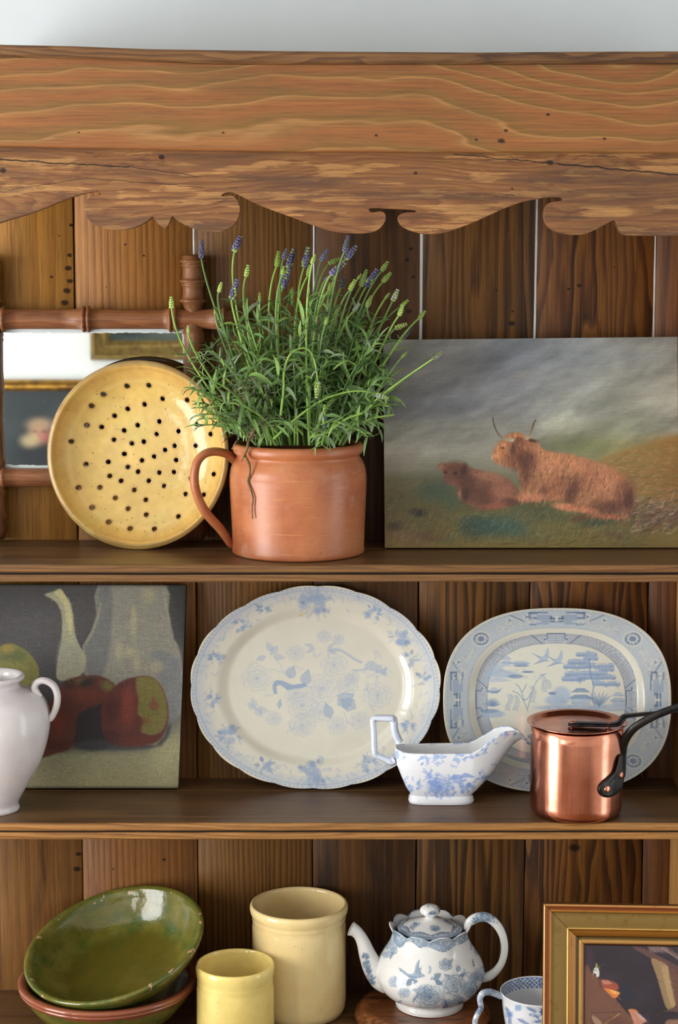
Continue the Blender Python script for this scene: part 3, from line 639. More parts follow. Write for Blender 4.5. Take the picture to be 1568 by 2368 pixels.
# ------------------------------------------------------------------ still life canvas on the middle shelf
def pear_canvas():
    c = Canvas(-120, 90, 1500, 1760, .5)
    c.field([-120, 300, 700, 1100, 1300, 1500], [90, 400, 800, 1180, 1420, 1500, 1760], [
        [(56, 54, 54), (58, 56, 56), (66, 64, 62), (60, 58, 56), (58, 58, 54), (48, 46, 42)],
        [(64, 62, 62), (72, 70, 70), (72, 70, 70), (70, 70, 68), (72, 72, 70), (52, 50, 48)],
        [(62, 60, 60), (64, 62, 62), (66, 64, 66), (90, 92, 94), (96, 98, 98), (84, 84, 82)],
        [(60, 60, 60), (60, 60, 60), (78, 78, 80), (92, 94, 94), (96, 98, 98), (110, 108, 86)],
        [(90, 88, 70), (98, 96, 76), (96, 96, 84), (110, 108, 90), (150, 146, 106), (150, 144, 100)],
        [(130, 126, 90), (134, 130, 94), (142, 138, 100), (138, 134, 98), (150, 146, 104), (146, 140, 98)],
        [(134, 126, 88), (140, 132, 92), (146, 138, 96), (138, 130, 92), (140, 132, 92), (120, 112, 76)]])
    # big jug body
    c.poly([(790, 60), (1300, 60), (1340, 300), (1390, 540), (1440, 660), (1440, 1160), (960, 1160), (700, 900), (668, 720), (660, 610), (730, 470), (770, 330)], (130, 128, 114), 9, 1, 2)
    c.poly([(790, 60), (880, 60), (890, 400), (860, 700), (800, 860), (690, 820), (668, 620), (740, 470), (775, 300)], (98, 100, 100), 16, .8, 2)
    c.poly([(1200, 640), (1440, 700), (1440, 1160), (1300, 1180), (1330, 980), (1240, 820)], (110, 114, 118), 16, .75, 2)
    c.line([(800, 250), (780, 350), (735, 480), (668, 596)], 22, (138, 134, 110), .8)
    # spout
    c.poly([(355, 175), (420, 150), (480, 128), (520, 180), (560, 240), (585, 360), (600, 500), (640, 600), (690, 690), (665, 810), (560, 870), (455, 860), (462, 700), (490, 520), (490, 340), (455, 250), (400, 205)], (144, 142, 112), 6, 1, 3, 3)
    c.poly([(430, 160), (480, 128), (520, 190), (552, 260), (575, 380), (560, 500), (530, 380), (510, 270), (470, 200)], (180, 170, 112), 8, .8, 2)
    c.poly([(470, 560), (590, 600), (650, 700), (560, 840), (460, 840)], (134, 134, 116), 16, .6, 2)
    for x, y, rx, ry in ((1065, 420, 22, 120), (1040, 640, 50, 40), (1095, 740, 26, 60), (1180, 180, 50, 60), (950, 640, 30, 80), (1250, 760, 50, 50), (1060, 300, 20, 40)): c.blob(x, y, rx, ry, (172, 162, 116), .55, 0, 1.2)
    c.line([(1300, 130), (1320, 260), (1350, 400)], 12, (158, 152, 118), .6)
    # green pear at left
    c.poly([(-90, 700), (0, 600), (70, 572), (140, 590), (230, 650), (290, 730), (312, 820), (270, 900), (100, 940), (-90, 900)], (108, 104, 48), 7, 1, 3, 3)
    c.blob(150, 670, 60, 50, (76, 86, 42), .8); c.blob(60, 610, 50, 26, (140, 112, 48), .7); c.blob(40, 690, 60, 30, (72, 76, 50), .6); c.blob(250, 800, 30, 60, (110, 100, 40), .6)
    # shadows
    c.poly([(600, 1060), (860, 1020), (900, 1200), (880, 1420), (600, 1420), (560, 1300)], (44, 40, 42), 20, .95, 2)
    c.poly([(560, 1390), (900, 1350), (1250, 1400), (1340, 1240), (1370, 1260), (1300, 1400), (1060, 1440), (740, 1430)], (62, 62, 66), 14, .85, 2)
    # middle pear
    c.poly([(300, 1480), (380, 1100), (450, 980), (520, 890), (620, 845), (760, 832), (860, 862), (930, 930), (900, 1010), (820, 1060), (690, 1110), (620, 1180), (600, 1330), (560, 1430), (470, 1462)], (90, 46, 36), 8, 1, 3, 4)
    c.blob(860, 920, 60, 44, (110, 104, 48), .85, .4); c.blob(640, 880, 70, 24, (108, 96, 44), .7, -.2); c.blob(690, 890, 60, 34, (44, 42, 40), .85, -.3); c.blob(560, 900, 50, 36, (60, 34, 30), .8, -.5); c.blob(700, 1000, 110, 60, (116, 52, 38), .7); c.blob(460, 1230, 60, 110, (122, 48, 32), .7); c.blob(540, 1100, 50, 90, (88, 36, 30), .6); c.blob(450, 1400, 120, 40, (84, 34, 28), .7)
    # right pear
    c.poly([(820, 1040), (880, 960), (950, 900), (1050, 852), (1140, 836), (1220, 850), (1290, 920), (1330, 1020), (1350, 1140), (1330, 1270), (1260, 1370), (1130, 1402), (950, 1400), (850, 1350), (810, 1220)], (96, 46, 38), 7, 1, 3, 3)
    c.poly([(1090, 860), (1160, 842), (1230, 860), (1290, 930), (1326, 1030), (1340, 1150), (1310, 1270), (1230, 1320), (1130, 1290), (1150, 1200), (1100, 1140), (1110, 1040), (1090, 950)], (116, 110, 50), 9, .95, 3, 5)
    c.blob(1020, 1080, 60, 150, (134, 56, 40), .8); c.blob(900, 1100, 60, 110, (80, 40, 36), .75, .2); c.blob(1000, 900, 60, 30, (82, 42, 40), .8, -.5); c.blob(1100, 1370, 150, 40, (100, 48, 38), .8, -.1); c.blob(900, 1330, 70, 50, (70, 38, 36), .7, .4)
    c.poly([(1224, 994), (1250, 1040), (1275, 1080), (1255, 1112), (1215, 1110), (1185, 1075), (1210, 1040)], (124, 74, 48), 5, .9, 2); c.blob(1165, 1200, 30, 26, (130, 70, 44), .7)
    for _ in range(2200):
        x = RNG.uniform(-120, 1470); y = RNG.uniform(90, 1740); b = c.a[int((y-90)*.5), int((x+120)*.5)]*255
        L = RNG.uniform(14, 50); a = RNG.normal()*.15+(0 if RNG.random() < .6 or y > 1450 else 1.5); c.line([(x, y), (x+L*cos(a), y+L*sin(a))], RNG.uniform(2, 6), np.clip(b*RNG.uniform(.84, 1.18)+3, 0, 255), .5)
    c.shade(.10, 6, 6, 31, 0, 2); c.shade(.07, 40, 4, 32, 0, 2); c.shade(.05, 4, 40, 33, 0, 2)
    e = np.minimum(np.minimum(c.X+200, 1480-c.X), np.minimum(c.Y-92, 1752-c.Y)); c.a *= (1-.45*np.clip(1-e/26, 0, 1))[..., None]
    g = c.a.mean(2, keepdims=True); c.a = (c.a*.82+g*.18)*1.04
    return c
pc = pear_canvas(); yb2 = PZ(200, 1829, Z2).y; yt2 = yb2+.045
tl, tr, br, bl = P(-32, 1352, yt2), P(431, 1353, yt2), P(412, 1829, yb2), P(-32, 1829, yb2)
bl.z = br.z = Z2+.0042
st = obj('still_life_painting', picture_plane('still_life_painting', pc, lambda U, V: (-110+U*1590*(1-.03*V)+0*U, 95+V*1655), 330, 340, (tl, tr, br, bl), .017, None, jig=.00018), attrmat('oil_paint_on_canvas', .6, ((700, 700, 700), .3), .3, ((420, 420, 420), .10)))
tag(st, 'unframed canvas painting of red and green pears before a pale jug on the middle shelf', 'painting')

# ------------------------------------------------------------------ turned-wood mirror on the top shelf
turn_m = wood('turned_walnut_frame', (150, 98, 62), (122, 74, 46), (76, 46, 30), 'x', A=40, B=6, nsc=(30, 5), off=(2, 5, 1), rough=.38, stain=.4, contrast=.7)
turn_v = wood('turned_walnut_post', (140, 94, 58), (112, 70, 42), (70, 44, 28), 'z', A=40, B=6, nsc=(30, 5), off=(4, 5, 2), rough=.38, stain=.4, contrast=.7)
YM = .1945; mm = mpp(P(300, 740, YM))
def turned(name, prof, axis, other, m, parent, horiz=True):
    """prof: (position along axis in view px, radius px)"""
    V = []; th = np.linspace(0, 2*pi, 28, endpoint=False)
    for s_, r in prof:
        c = P(s_, other, YM) if horiz else P(other, s_, YM); r = max(r*mm, 1e-5)
        if not horiz: c.x = P(other, 900, YM).x
        V.append([(c.x, c.y+r*cos(t), c.z+r*sin(t)) if horiz else (c.x+r*cos(t), c.y+r*sin(t), c.z) for t in th])
    return obj(name, mesh_np(name, V, gridq(len(V), 28, False, True), True), m, parent)
MR = thing('mirror', 'old mirror in a bead-turned wooden frame behind the yellow colander dish', 'mirror')
def beads(at, r0, r1, w_=5, pair=True):
    o = []
    for a in at:
        for k in ((-w_*1.15, w_*1.15) if pair else (0,)):
            o += [(a+k-w_, r0), (a+k-w_*.7, r0+(r1-r0)*.7), (a+k, r1), (a+k+w_*.7, r0+(r1-r0)*.7), (a+k+w_, r0)]
    return o
def railprof(xs0, xs1, beadat, r=24, rb=31):
    pts = sorted(beads(beadat, r, rb)+[(xs0, r), (xs1, r)]+[(x, r-1.2) for x in np.arange(xs0+60, xs1-20, 47) if min(abs(x-b) for b in beadat) > 22])
    return [(xs0, 0)]+pts+[(xs1+4, r*.6), (xs1+5, 0)]
turned('rail', railprof(-60, 572, [2, 200, 400, 512]), 0, 738, turn_m, MR)
turned('rail', railprof(-60, 540, [2, 250, 400, 512], 23, 27), 0, 1104, turn_m, MR)
fin = [(588, 0), (589, 20), (593, 25), (600, 25.5), (602.5, 30.5), (606, 30.5), (608, 25), (611, 25), (613, 28), (616, 24), (628, 22.5), (642, 24.5), (646, 25), (648, 30.5), (652, 30.5), (654, 26), (657, 26), (659, 28), (662, 24), (672, 23), (686, 25), (691, 26), (693, 30.5), (698, 30.5), (700, 25), (712, 21), (720, 16), (726, 16), (738, 20)]
low = [(738, 20), (764, 23), (768, 26), (776, 27), (781, 25), (786, 27), (792, 25), (860, 24), (900, 26), (906, 29), (912, 26), (960, 24), (1060, 25), (1068, 29), (1076, 25), (1104, 22), (1130, 25), (1138, 29), (1146, 25), (1180, 24), (1196, 28), (1204, 24), (1222, 28), (1232, 24), (1246, 20), (1248.5, 0)]
turned('post', fin+low[1:], 2, 449, turn_v, MR, False)
turned('post', fin+low[1:], 2, -18, turn_v, MR, False)
g0, g1 = P(-22, 758, YM+.004), P(446, 1086, YM+.004)
Mg = Mat('foxed_mirror_glass'); v = Mg.coord('Object')
sp = Mg.ramp(Mg.n('TexVoronoi', {'Vector': v, 'Scale': 170}).outputs['Distance'], [(.05, (1, 1, 1)), (.10, (0, 0, 0))])
sp = Mg.math('MULTIPLY', sp, Mg.ramp(Mg.noise(v, 24, 3, .6), [(.5, (0, 0, 0)), (.65, (1, 1, 1))]))
sepx = Mg.n('SeparateXYZ', {0: v}).outputs
ed = None
for ax, lo, hi in ((0, P(4, 900, YM+.004).x, P(428, 900, YM+.004).x), (2, P(0, 1078, YM+.004).z, P(0, 767, YM+.004).z)):
    d1 = Mg.math('SUBTRACT', sepx[ax], lo); d2 = Mg.math('SUBTRACT', hi, sepx[ax]); d = Mg.math('MINIMUM', d1, d2); ed = d if ed is None else Mg.math('MINIMUM', ed, d)
edn = Mg.math('ADD', ed, Mg.math('MULTIPLY', Mg.math('SUBTRACT', Mg.noise(v, 90, 4, .6), .5), .006))
em = Mg.n('MapRange', {0: edn, 1: .0004, 2: .0022, 3: 1., 4: 0.}).outputs[0]
msk = Mg.math('MAXIMUM', Mg.math('MULTIPLY', sp, .35), em)
Mg.set(color=Mg.mix(msk, C(232, 238, 238), C(196, 204, 206)), metal=Mg.math('SUBTRACT', 1, Mg.math('MULTIPLY', msk, .85)), rough=Mg.math('MULTIPLY_ADD', msk, .5, .015))
box('mirror_glass', (g0.x, YM+.004, g1.z), (g1.x, YM+.007, g0.z), Mg.m, MR)
box('backing', (g0.x-.005, YM+.0072, g1.z-.004), (g1.x+.005, YM+.0095, g0.z+.004), plain('mirror_back_board', (70, 50, 35), .8), MR)

# pictures on the facing wall (they are what the mirror shows)
YW = ROOM['y0']
def mirr(px_, py_):      # the point of the facing wall that the mirror returns here
    d = ray(px_, py_); q = P(px_, py_, YM+.004); k = (q.y-YW)/d.y; return Vector((q.x+d.x*k, YW, q.z+d.z*k))
gold_m = plain('worn_gilt', (190, 142, 60), .35, .85, noise=((120, 88, 44), 30))
gold_d = plain('aged_gilt', (140, 116, 60), .5, .6, noise=((98, 76, 40), 60))
def wall_picture(name, label, xa, xb, za, zb, fw, canvas_fn, mats):
    t = thing(name, label, 'picture', ((xa+xb)/2, YW, (za+zb)/2)); cx, cz = t.location.x, t.location.z
    prof = [(0, 0), (0, .03), (.1, .045), (.22, .05), (.3, .038), (.36, .034), (.66, .026), (.7, .03), (.76, .028), (.86, .016), (1, .012), (1, 0)]
    V = []; hx, hz = (xb-xa)/2, (zb-za)/2
    for sx, sz in ((-1, -1), (1, -1), (1, 1), (-1, 1)): V.append([(sx*(hx-a*fw), b, sz*(hz-a*fw)) for a, b in prof])
    obj('frame', mesh_np('frame', V, gridq(4, len(prof), True, False), False), mats, t)
    cv, nx, ny = canvas_fn; q = [Vector((s*(hx-fw), .012, e*(hz-fw))) for s, e in ((-1, 1), (1, 1), (1, -1), (-1, -1))]
    u = np.linspace(0, 1, nx); U, V_ = np.meshgrid(u, np.linspace(0, 1, ny))
    G = np.stack([(-1+2*U)*(hx-fw), U*0+.012, (1-2*V_)*(hz-fw)], -1)
    obj('picture_surface', mesh_np('picture_surface', G, gridq(ny, nx), False, cv.sample(U*100, V_*100)), attrmat(name+'_paint', .4), t)
a = mirr(212, 832); b = mirr(560, 600); c1 = Canvas(0, 0, 100, 100, 1, (64, 74, 68)); c1.shade(.4, 30, 20, 3); c1.blob(60, 80, 30, 20, (110, 112, 96), .5)
fwid = (mirr(256, 790)-a).x; fwid = abs(fwid)
wall_picture('gilt_framed_picture', 'gilt-framed dark painting high on the facing wall, reflected at the top of the mirror', min(a.x, b.x), max(a.x, b.x), a.z, b.z, fwid, (c1, 60, 50), gold_d)
a = mirr(-260, 877); b = mirr(330, 1240); c2 = Canvas(0, 0, 100, 100, 2, (58, 64, 66)); c2.shade(.25, 20, 30, 5)
f2 = abs((mirr(-260, 903)-a).z)
def inpic(x, y): q = mirr(x, y); return (100*(q.x-(min(a.x, b.x)+f2))/(abs(b.x-a.x)-2*f2), 100*(max(a.z, b.z)-f2-q.z)/(abs(b.z-a.z)-2*f2))
hx_, hy_ = inpic(90, 1000)
sg = 1
c2.blob(hx_, hy_+12, 10, 14, (40, 40, 44), .8); c2.blob(hx_, hy_, 4.0, 8, (196, 150, 122), .95); c2.blob(hx_+1, hy_-6, 6, 5, (170, 140, 110), .9); c2.blob(hx_-4, hy_+6, 4, 5, (196, 176, 130), .85); c2.blob(hx_+3, hy_+3, 2.4, 5, (176, 96, 86), .7); c2.blob(hx_-1.5, hy_-1, 1, .8, (70, 50, 44), .8); c2.blob(hx_+2.5, hy_-1, 1, .8, (70, 50, 44), .8); c2.line([(hx_+.6, hy_-1), (hx_+.2, hy_+2.5)], .7, (150, 100, 80), .8)
wall_picture('gilt_framed_portrait', 'gilt-framed portrait of a bearded man on the facing wall, reflected in the lower mirror', min(a.x, b.x), max(a.x, b.x), min(a.z, b.z), max(a.z, b.z), f2, (c2, 120, 90), gold_m)

# ------------------------------------------------------------------ dishes that lean: a frame for a face with the normal n
def leaning(px_, py_, half_px, yaw, lean, zs, extra=0.0):
    n = Vector((-sin(yaw)*cos(lean), -cos(yaw)*cos(lean), sin(lean)))
    Vv = (Vector((0, 0, 1))-n*n.z).normalized(); U = Vv.cross(n)
    lo, hi = -.1, .3
    for _ in range(40):
        m = (lo+hi)/2; q = P(px_, py_, m); r = half_px*mpp(q)
        if q.z-r*Vv.z-extra > zs: lo = m
        else: hi = m
    # the centre moves down as Y grows nearer the wall: pick where the rim just touches the shelf
    q = P(px_, py_, (lo+hi)/2); M = Matrix((U, Vv, n)).transposed().to_4x4(); M.translation = q
    return M, mpp(q)
def dish(name, outline, zf, n_r, n_t, a, b, m, cv, cxy, thick, mat, parent=None, zback=None, holes=None, under=None):
    """outline(theta)->scale, zf(rho)->height in px; printed face and a plain foot side as one shell"""
    rho = np.linspace(0, 1, n_r)**.9; th = np.linspace(0, 2*pi, n_t, endpoint=False)
    Rr, Th = np.meshgrid(rho, th, indexing='ij'); ol = outline(th)[None]
    k = 1+(ol-1)*np.clip((Rr-.55)/.45, 0, 1)**1.5 if holes is None else 1+(ol-1)*Rr
    X = a*Rr*k*np.cos(Th)*1.0; Y = b*Rr*k*np.sin(Th); Zz = zf(Rr)
    col = cv.sample(cxy[0]+X*cxy[2], cxy[1]-Y*cxy[2]) if cv is not None else None
    rb = np.linspace(1, 0, 44); RB, TB = np.meshgrid(rb, th, indexing='ij'); kb = 1+(ol-1)*np.clip((RB-.55)/.45, 0, 1)**1.5 if holes is None else 1+(ol-1)*RB
    f = 1.004
    XB = a*RB*kb*np.cos(TB)*f; YB_ = b*RB*kb*np.sin(TB)*f; ZB_ = zf(RB)-thick*np.clip((1.0-RB)*22, .0, 1)
    ZB_[0] = zf(1)-thick*.35
    V = np.concatenate([np.stack([X, Y, Zz], -1).reshape(-1, 3), np.stack([XB, YB_, ZB_], -1).reshape(-1, 3)])*m
    Q = gridq(n_r+44, n_t, False, True)
    if col is not None:
        cb = np.ones((44*n_t, 3))*np.array(under if under is not None else (210, 205, 190))/255.
        col = np.concatenate([col.reshape(-1, 3), cb])
    return V, Q, col

# ------------------------------------------------------------------ yellow colander dish
HO = [(792,986),(938,980),(636,1042),(556,1118),(1024,1066),(1196,1073),(900,1104),(787,1135),(699,1181),(520,1245),(613,1256),(852,1241),(998,1215),(1254,1230),(762,1277),(1127,1277),(980,1298),(1356,1293),(694,1338),(424,1353),(814,1361),(894,1349),(1245,1370),(1101,1373),(1037,1401),(764,1431),(964,1445),(883,1471),(1112,1466),(657,1485),(1243,1485),(513,1502),(789,1516),(857,1546),(1000,1550),(1098,1545),(1383,1552),(668,1577),(744,1608),(930,1605),(1033,1637),(1215,1586),(474,1655),(606,1653),(833,1667),(1183,1687),(1316,1687),(709,1721),(912,1730),(567,1784),(797,1790),(921,1827),(1145,1833),(681,1877),(824,1917),(988,1917)]
Mx, m = leaning(317, 1052, 219, .13, .095, Z1, .001)
zc = lambda r: 60*(np.clip(r, 0, .955)/.955)**4.6-60-3*np.clip((r-.955)/.045, 0, 1)**2
ccv = Canvas(60, 790, 580, 1310, .8, (210, 178, 104))
cx0, cy0 = 318, 1052; rr = np.hypot(ccv.X-cx0, ccv.Y-cy0)/216
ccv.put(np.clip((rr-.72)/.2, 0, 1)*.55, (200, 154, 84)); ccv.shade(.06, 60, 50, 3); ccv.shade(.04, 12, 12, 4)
ccv.put(np.clip(1-np.abs(rr-.80)/.035, 0, 1)*.35, (232, 206, 140)); ccv.put(np.clip(1-np.abs(rr-.925)/.02, 0, 1)*.4, (176, 140, 76)); ccv.put(np.clip((rr-.955)/.012, 0, 1)*(.55+.45*ccv.vn(30, 30, 6)), (140, 112, 62))  # pale and dark rings paint in the hollow's shading; the lip is brown
ccv.put(np.clip(ccv.vn(50, 40, 9)-.55, 0, 1)*2.*.5, (206, 196, 110))
for _ in range(90):
    t = RNG.random()*6.28; d = 210*RNG.random()**.5; ccv.blob(cx0+d*cos(t), cy0+d*sin(t), RNG.uniform(.8, 2.2), RNG.uniform(.8, 2), (120, 84, 44), .6)
for hx, hy in HO:
    x, y = hx/2.8, 540+hy/2.8; ccv.blob(x, y, 9, 9, (196, 150, 96), .35); ccv.blob(x, y, 6, 6, (96, 66, 30), .8)
V, Q, col = dish('c', lambda t: 1+.004*np.sin(2*t+1)+.003*np.sin(3*t), zc, 120, 440, 214, 219, m, ccv, (318, 1052, 1), 5, None, holes=True, under=(150, 122, 66))
xy = V[:, :2]/m; nf = 120*440; hr = 5.3; ins = np.zeros(len(V), bool)
hloc = [((hx/2.8-318), -(540+hy/2.8-1052)) for hx, hy in HO]
for hx, hy in hloc:
    d = np.hypot(xy[:, 0]-hx, xy[:, 1]-hy); near = (np.abs(d-hr) < 1.7)
    s_ = hr/np.maximum(d, 1e-6); V[near, 0] = (hx+(xy[near, 0]-hx)*s_[near])*m; V[near, 1] = (hy+(xy[near, 1]-hy)*s_[near])*m
    ins |= d < hr-1.7
    ins |= False
qc = V[Q][:, :, :2].mean(1)/m; kill = np.zeros(len(Q), bool)
for hx, hy in hloc: kill |= np.hypot(qc[:, 0]-hx, qc[:, 1]-hy) < hr-.35
Q = Q[~kill]
tv, tq, tc = [], [], []
for hx, hy in hloc:
    r0 = math.hypot(hx, hy)/214
    for j in range(2):
        for k in range(16):
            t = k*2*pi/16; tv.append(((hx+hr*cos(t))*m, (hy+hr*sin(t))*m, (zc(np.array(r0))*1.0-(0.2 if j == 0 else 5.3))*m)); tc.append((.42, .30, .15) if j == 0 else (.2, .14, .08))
    o = len(V)+len(tv)-32; tq += [(o+k, o+(k+1) % 16, o+16+(k+1) % 16, o+16+k) for k in range(16)]
V = np.r_[V, np.array(tv)]; Q = np.r_[Q, np.array(tq)]; col = np.r_[col, np.array(tc)]
yel = ceramic('yellow_glaze', (255, 255, 255), None, .14, None, True, .03, 30, .25, bsc=90)
o = obj('colander_dish', mesh_np('colander_dish', V, Q, True, col), yel, None, mw=Mx)
tag(o, 'round yellow glazed dish pierced with holes, leaning on the mirror behind the orange jug', 'colander')

# ------------------------------------------------------------------ standing pots turned on a wheel
def stand_c(px_, py_base, zs): q = PZ(px_, py_base, zs); return Vector((q.x, q.y, zs+.0005))
def pxprof(c, px_, rows):
    """rows (radius px, silhouette py) -> (r, z) in metres about the base centre c"""
    out = []
    for r, py in rows:
        z = P(px_, py, c.y).z-c.z; q = Vector((c.x, c.y, c.z+z)); out.append((max(r, 0)*mpp(q), max(z, 0)))
    return out
def inner(prof, t, floor=.006, upto=None):
    """inside wall going back down at thickness t from the last profile point"""
    return [(r-t, z) for r, z in reversed(prof)]
# orange stoneware jug
cj = stand_c(690, 1276, Z1)
rows = [(0, 1276), (140, 1276), (151, 1275), (153, 1271), (152, 1262), (154, 1210), (157, 1150), (158.5, 1110), (158, 1096), (157, 1094), (157.5, 1092), (156.5, 1090), (157, 1088), (155.5, 1080), (151, 1068), (145, 1059), (142, 1054), (142.5, 1050), (147, 1047), (150.5, 1042), (151.5, 1035), (150, 1028), (146, 1024), (141, 1023), (136, 1026), (133, 1032), (132, 1045), (134, 1060), (144, 1080), (148, 1110), (148, 1180), (144, 1255), (0, 1258)]
jug = thing('stoneware_jug', 'orange salt-glazed stoneware jug with one side handle, holding the lavender', 'jug', cj)
Mj = Mat('orange_salt_glaze'); v = Mj.coord('Object'); vs = Mj.coord('Object', (26, 26, 420))
n_ = Mj.noise(v, 16, 4, .6)
cj_ = Mj.ramp(n_, [(.3, C(150, 84, 52)), (.5, C(172, 102, 64)), (.72, C(184, 118, 76))])
st_ = Mj.ramp(Mj.noise(vs, 1, 5, .7), [(.58, (0, 0, 0)), (.74, (.5,)*3)])
cj_ = Mj.mix(st_, cj_, C(222, 170, 104))
cj_ = Mj.mix(Mj.ramp(Mj.noise(v, 60, 3, .6), [(.62, (0, 0, 0)), (.72, (.5,)*3)]), cj_, C(150, 76, 48))
cj_ = Mj.mix(Mj.ramp(Mj.noise(Mj.coord('Object', (22, 22, 22), (5, 2, 1)), 1, 3, .6), [(.62, (0, 0, 0)), (.75, (.45,)*3)]), cj_, C(178, 150, 130))
Mj.set(color=cj_, rough=Mj.ramp(n_, [(.3, (.28,)*3), (.7, (.42,)*3)]), spec=.5, normal=Mj.bump(Mj.noise(vs, 1, 3, .6), .12, .001))
obj('body', lathe('body', pxprof(cj, 690, rows), 128, .003), Mj.m, jug)
Yj = cj.y
hp = [(540, 1062, 13), (528, 1052, 12), (512, 1046, 12), (492, 1044.5, 12), (473, 1050, 12), (457, 1067, 12), (450, 1092, 12.5), (450, 1120, 13), (457, 1148, 13), (470, 1176, 13), (488, 1200, 13), (508, 1221, 13), (523, 1242, 12), (533, 1258, 10), (541, 1265, 4)]
obj('handle', tube('handle', [P(x, y, Yj-max(0, 545-x)*.00062*.6)-cj for x, y, r in hp], [r*mpp(cj)*.82 for x, y, r in hp], 20, 1.55, n=5), Mj.m, jug)
# white two-handled storage jar
cw = stand_c(-12, 1872, Z2)
rows = [(0, 1872), (50, 1872), (56, 1871), (57, 1866), (55, 1860), (56, 1852), (66, 1834), (86, 1800), (108, 1762), (123, 1722), (131, 1685), (132, 1660), (127, 1632), (113, 1610), (94, 1598), (76, 1592), (66, 1587), (65, 1580), (69, 1574), (75, 1570), (77, 1565), (75, 1561), (70, 1560), (64, 1563), (60, 1570), (58, 1584), (64, 1594), (90, 1606), (118, 1640), (122, 1670), (112, 1730), (80, 1800), (48, 1852), (0, 1858)]
wj = thing('white_jar', 'white tin-glazed storage jar with scrolled handles, before the pear painting', 'jar', cw)
wm = ceramic('white_tin_glaze', (226, 222, 222), (214, 206, 208), .12, ((150, 140, 136), 26, .012, .5), mott=.02, craq=0, bump=.05)
obj('body', lathe('body', catmull(pxprof(cw, -12, rows), 3), 128, .003), wm, wj)
hp = [(112, 1668, 3), (117, 1662, 8), (126, 1646, 8.5), (132, 1626, 9), (132, 1604, 9), (124, 1586, 9), (110, 1576, 9), (96, 1574, 9), (84, 1580, 9), (80, 1592, 9), (86, 1602, 8), (96, 1610, 4)]
for s_ in (1, -1):
    obj('handle', tube('handle', [Vector(((P(x, y, cw.y)-cw).x*s_, 0, (P(x, y, cw.y)-cw).z)) for x, y, r in hp], [r*mpp(cw)*.9 for x, y, r in hp], 18, 1.5, n=5), wm, wj)
# cream canisters on the lowest shelf
def canister(label, px_, base, rows, mt):
    c = stand_c(px_, base, Z3); t = thing('canister', label, 'canister', c, 'cream glazed canisters')
    obj('body', lathe('body', pxprof(c, px_, rows), 128, .002, seed=base), mt, t); return c
cream = ceramic('cream_glaze', (238, 215, 158), (232, 204, 144), .10, ((110, 70, 40), 90, .045, .8), mott=.03, bump=.03)
creamy = ceramic('yellow_cream_glaze', (238, 214, 132), (228, 198, 112), .09, ((110, 70, 40), 70, .035, .6), mott=.04, bump=.03)
canister('tall cream glazed canister with a rolled rim, the larger of the two', 692, 2336,
    [(0, 2336), (96, 2336), (103, 2333), (107, 2320), (108.5, 2300), (108.5, 2200), (108.5, 2135), (107, 2128), (108, 2124), (109, 2120), (108, 2116), (110, 2112), (113, 2105), (114, 2098), (113.5, 2092), (111, 2088), (107.5, 2087), (104.5, 2089), (103, 2094), (102.5, 2110), (102.5, 2200), (101, 2318), (0, 2322)], cream)
canister('small yellow-cream canister with a rolled rim, standing before the larger one', 545, 2400,
    [(0, 2400), (84, 2400), (89, 2396), (90, 2380), (89.5, 2320), (89, 2278), (87.5, 2270), (88.5, 2266), (88, 2262), (88, 2258), (90, 2250), (91, 2240), (91, 2232), (89, 2227), (86, 2225.5), (83.5, 2228), (82.5, 2236), (82.5, 2300), (82, 2388), (0, 2391)], creamy)

